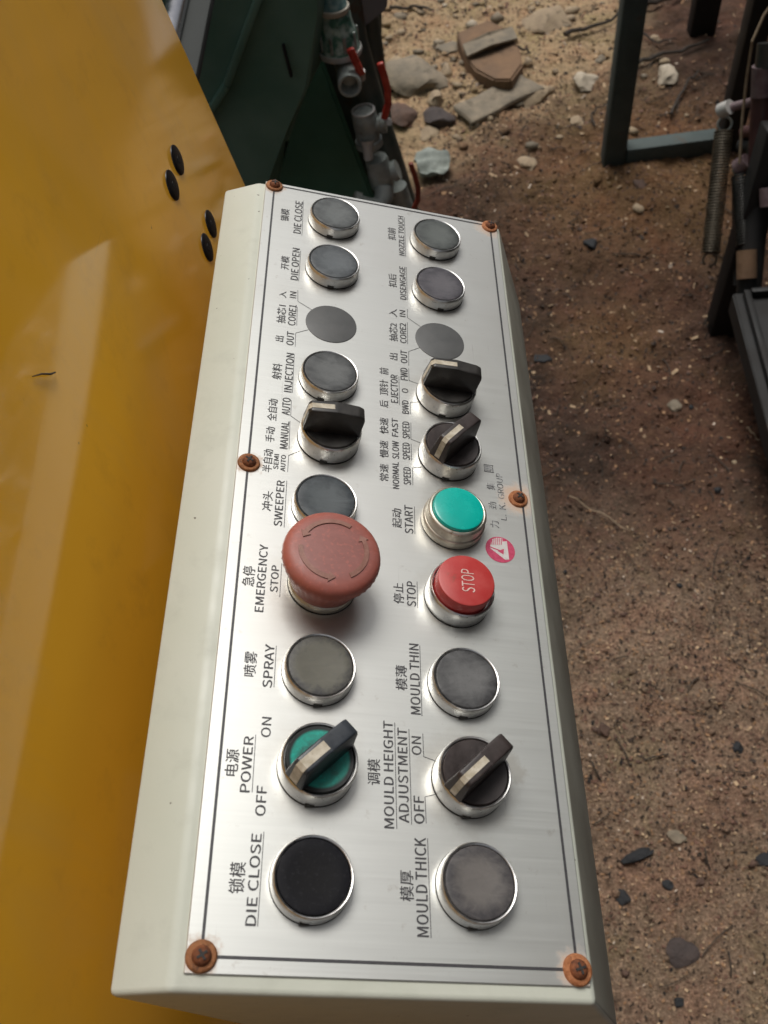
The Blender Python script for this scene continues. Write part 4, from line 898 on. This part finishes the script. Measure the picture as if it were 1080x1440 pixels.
# middle valve
fitting(P_(511, 156, 1.235), P_(520, 205, 1.235), [(0, 0), (.0155, .0), (.0185, .06), (.0188, .45), (.0175, .50), (.0182, .54), (.0180, .78), (.0205, .80), (.0208, .97), (.016, 1.0), (0, 1.0)])
bm = bmesh.new(); lathe(bm, [(.015, 0), (.0178, .0006), (.0178, .003), (.015, .0034)], 32, frame(P_(510.5, 154, 1.234), P_(520, 205, 1.235) - P_(511, 156, 1.235))); mchild('thread_collar', bm, M_['galv_light'])
fitting(P_(524, 175, 1.235), P_(543, 172, 1.235), [(0, 0), (.012, .0), (.012, .55), (.0145, .6), (.0145, .98), (0, 1)], name='side_boss')
fitting(P_(516, 197, 1.215), P_(518.5, 225, 1.205), [(.011, 0), (.0095, .12), (.0072, .35), (.0072, .92), (.0062, 1.0), (.0042, .99), (.0042, .5), (0, .5)], 'galv_light', 'nozzle', 24)
# lower valve and elbow
fitting(P_(529, 222, 1.235), P_(541, 268, 1.235), [(0, 0), (.0165, .0), (.0180, .08), (.0195, .5), (.0190, .82), (.0165, .86), (.0155, 1.0), (0, 1.0)])
fitting(P_(541, 246, 1.235), P_(560, 238, 1.235), [(0, 0), (.0125, .0), (.0125, .55), (.0155, .6), (.0155, .98), (0, 1)], name='side_boss')
bm = bmesh.new(); tube(bm, [P_(540, 262, 1.225), P_(540, 276, 1.215), P_(535, 288, 1.205), P_(522, 292, 1.20), P_(502, 286, 1.20)], [.0150, .0152, .0150, .0145, .0145], 20); mchild('elbow', bm, M_['galv'])
bm = bmesh.new(); lathe(bm, [(0, 0), (.0175, 0), (.0175, .010), (.0, .010)], 24, frame(P_(505, 287, 1.20), P_(492, 283, 1.20) - P_(505, 287, 1.20))); mchild('elbow_collar', bm, M_['galv'])
bm = bmesh.new(); tube(bm, [P_(558, 262, 1.25), P_(574, 310, 1.25)], .016, 18); mchild('drain_stub', bm, M_['galv'])
# grey plate box at the top
bm = bmesh.new(); slab(bm, [at_y(u, v, 1.29) for u, v in ((486, -60), (548, -60), (545, 14), (507, 44), (492, 40))], Vector((-0.03, 0.20, 0.02)))
bmesh.ops.bevel(bm, geom=bm.edges[:], offset=0.003, segments=2, affect='EDGES')
o = mesh_obj('cover_box', bm, M_['grey_plate']); tagp(o, 'grey sheet metal cover behind the green pipe coupling', 'cover')

# ================================================================ STEEL FRAME ON THE RIGHT
fr = empty('steel_frame', at_z(862, 236, 0.0), 'dark green grey square tube frame standing on the sawdust', 'frame')
def fchild(name, bm, mat): o = mesh_obj(name, bm, mat, fr, 30); o.location = -fr.location; return o
b0 = at_z(862, 238, 0.0)
bm = bmesh.new(); beam(bm, Vector((b0.x, b0.y + .02, -0.02)), Vector((b0.x + 0.015, b0.y + .03, 1.25)), 0.052, 0.050, Vector((1, 0, 0)), 0.004); fchild('leg', bm, M_['frame'])
b1 = at_z(1000, 210, 0.0)
bm = bmesh.new(); beam(bm, Vector((b1.x + .03, b0.y + .03, -0.02)), Vector((b1.x + .045, b0.y + .03, 1.25)), 0.052, 0.050, Vector((1, 0, 0)), 0.004); fchild('leg', bm, M_['black_metal'])
bm = bmesh.new(); beam(bm, Vector((b0.x + 0.0275, b0.y + .018, 0.030)), Vector((b1.x + 0.003, b0.y + .030, 0.034)), 0.045, 0.045, Vector((0, 1, 0)), 0.004); fchild('crossbar', bm, M_['frame'])
bm = bmesh.new(); beam(bm, Vector((b0.x + 0.042, b0.y + .03, 1.18)), Vector((b1.x + 0.017, b0.y + .03, 1.18)), 0.045, 0.045, Vector((0, 1, 0)), 0.004); fchild('top_rail', bm, M_['frame'])
b2 = at_z(985, 46, 0.0)
bm = bmesh.new(); beam(bm, Vector((b2.x, b2.y, -0.02)), Vector((b2.x + 0.01, b2.y, 1.25)), 0.07, 0.05, Vector((1, 0, 0)), 0.004); fchild('leg', bm, M_['black_metal'])
bm = bmesh.new(); beam(bm, Vector((b1.x + .045, b0.y + .057, 1.18)), Vector((b2.x + 0.01, b2.y - .027, 1.18)), 0.045, 0.045, Vector((1, 0, 0)), 0.004); fchild('top_rail', bm, M_['frame'])

# ================================================================ DARK MACHINE ON THE RIGHT (tray, posts, springs)
zT = 0.17
rt = empty('dark_machine', at_z(1060, 520, 0.0), 'black oily machine with a tray and maroon posts at the right edge', 'machine')
def rchild(name, bm, mat, sm=35): o = mesh_obj(name, bm, mat, rt, sm); o.location = -rt.location; return o
c0, c1 = at_z(1030, 412, zT), at_z(1083, 612, zT)
xa = (c0.x + c1.x) / 2
pts = [Vector((c0.x, c0.y, zT)), Vector((c1.x, c1.y - 0.0, zT)), Vector((c1.x + .02, -0.2, zT)), Vector((2.2, -0.2, zT)), Vector((2.2, c0.y, zT))]
bm = bmesh.new(); slab(bm, pts, Vector((0, 0, -0.045))); bmesh.ops.bevel(bm, geom=bm.edges[:], offset=0.003, segments=2, affect='EDGES'); rchild('tray', bm, M_['black_metal'])
bm = bmesh.new(); d_ = Vector((0.012, 0, 0.0))
beam(bm, pts[0] + Vector((0.022, -0.01, 0.008)), pts[1] + Vector((0.022, 0, 0.008)), 0.012, 0.016, Vector((1, 0, 0)), 0.002); rchild('tray_lip', bm, M_['black_metal'])
bm = bmesh.new(); beam(bm, pts[0] + Vector((0.03, -0.012, 0.008)), pts[4] + Vector((0, -0.012, 0.008)), 0.012, 0.016, Vector((0, 1, 0)), 0.002); rchild('tray_lip', bm, M_['black_metal'])
f0 = at_z(1018, 476, 0.0)
bm = bmesh.new(); beam(bm, Vector((f0.x, f0.y + .03, -0.02)), Vector((f0.x + 0.035, f0.y + .10, 0.42)), 0.055, 0.05, Vector((1, 0, 0)), 0.004); rchild('leg', bm, M_['black_metal'])
bm = bmesh.new(); box(bm, (1.1, 3.4, 2.5), Matrix.Translation((1.68, 0.6, 1.45)), 0.01); rchild('unseen_light_blocker', bm, M_['black_metal'])  # added tall block out of view, keeps sky light off the console's right side
def post(u, v, d0, r, name, mat, u2, v2, d1):
    bm = bmesh.new(); tube(bm, [at_d(u, v, d0), at_d(u2, v2, d1)], r, 20); return rchild(name, bm, M_[mat])
post(1072, 128, 1.72, 0.020, 'upright_rod', 'maroon', 1066, 275, 1.80)
post(1073, 92, 1.68, 0.019, 'rod_cap', 'mauve', 1071, 134, 1.71)
post(1066, 262, 1.79, 0.023, 'upright_rod', 'black_metal', 1052, 420, 1.84)
post(1080, 60, 1.66, 0.018, 'rod_end', 'spring2', 1076, 96, 1.68)
post(1024, 152, 1.78, 0.008, 'hook_arm', 'mauve', 1062, 142, 1.74)
post(1013, 156, 1.79, 0.0135, 'hook_nut', 'galv_light', 1027, 150, 1.77)
post(1036, 236, 1.80, 0.015, 'lower_nut', 'mauve', 1052, 226, 1.78)
post(1052, 230, 1.79, 0.008, 'hook_arm', 'black_metal', 1070, 224, 1.77)
post(1050, 352, 1.80, 0.0185, 'orange_stub', 'st_slab', 1050, 392, 1.81)
post(1076, 208, 1.72, 0.012, 'side_nut', 'mauve', 1078, 240, 1.74)
post(1078, 264, 1.74, 0.013, 'side_nut', 'mauve', 1079, 290, 1.75)
post(1034, 258, 1.86, 0.007, 'hose', 'black_metal', 1036, 402, 1.88)
post(1062, 175, 1.78, 0.006, 'hose', 'spring2', 1052, 226, 1.80)
post(1046, 186, 1.86, 0.012, 'hanger', 'maroon', 1078, 184, 1.80)
post(1044, 206, 1.88, 0.016, 'hanger', 'black_metal', 1080, 204, 1.82)
bm = bmesh.new(); tube(bm, [at_d(1096, -10, 1.60), at_d(1074, 22, 1.62), at_d(1058, 58, 1.64), at_d(1050, 110, 1.70), at_d(1044, 165, 1.74), at_d(1040, 230, 1.78)], 0.0026, 8)
tagp(mesh_obj('cable', bm, M_['straw']), 'thin pale brown cable hanging at the top right corner', 'cable')

def spring(name, u0, v0, d0, u1, v1, d1, R_, wire, turns, mat, label):
    p, q = at_d(u0, v0, d0), at_d(u1, v1, d1); ax_ = (q - p).normalized(); L_ = (q - p).length
    F_ = frame(p, ax_); pts = []; n = turns * 14
    for i in range(n + 1):
        a_ = 2 * math.pi * turns * i / n; pts.append(F_ @ Vector((R_ * math.cos(a_), R_ * math.sin(a_), L_ * i / n)))
    bm = bmesh.new(); tube(bm, pts, wire, 6)
    o = mesh_obj(name, bm, mat, smooth=60); mid = p.copy(); o.data.transform(Matrix.Translation(-mid)); o.location = mid
    tagp(o, label, 'spring', 'extension springs beside the dark machine')
    for s_, base, sg in ((0, p, -1), (1, q, 1)):
        bm = bmesh.new(); c_ = base + ax_ * sg * R_ * 0.75; ring = []
        for i in range(21):
            a_ = 2 * math.pi * i / 20 * 0.9; ring.append(c_ - mid + ax_ * math.cos(a_) * R_ * 0.8 + (F_.to_3x3() @ Vector((1, 0, 0))) * math.sin(a_) * R_ * 0.8)
        tube(bm, ring, wire * 1.05, 6); mesh_obj('hook_loop', bm, mat if s_ else M_['galv'], o, 60)
    return o
spring('extension_spring', 1018, 184, 1.80, 999, 356, 1.86, 0.0158, 0.0022, 42, M_['spring'], 'long greasy coil spring hanging from the galvanised nut, nearer the frame')
spring('extension_spring', 1041, 246, 1.80, 1048, 345, 1.82, 0.0155, 0.0022, 26, M_['spring2'], 'shorter dark coil spring right of the long greasy spring')
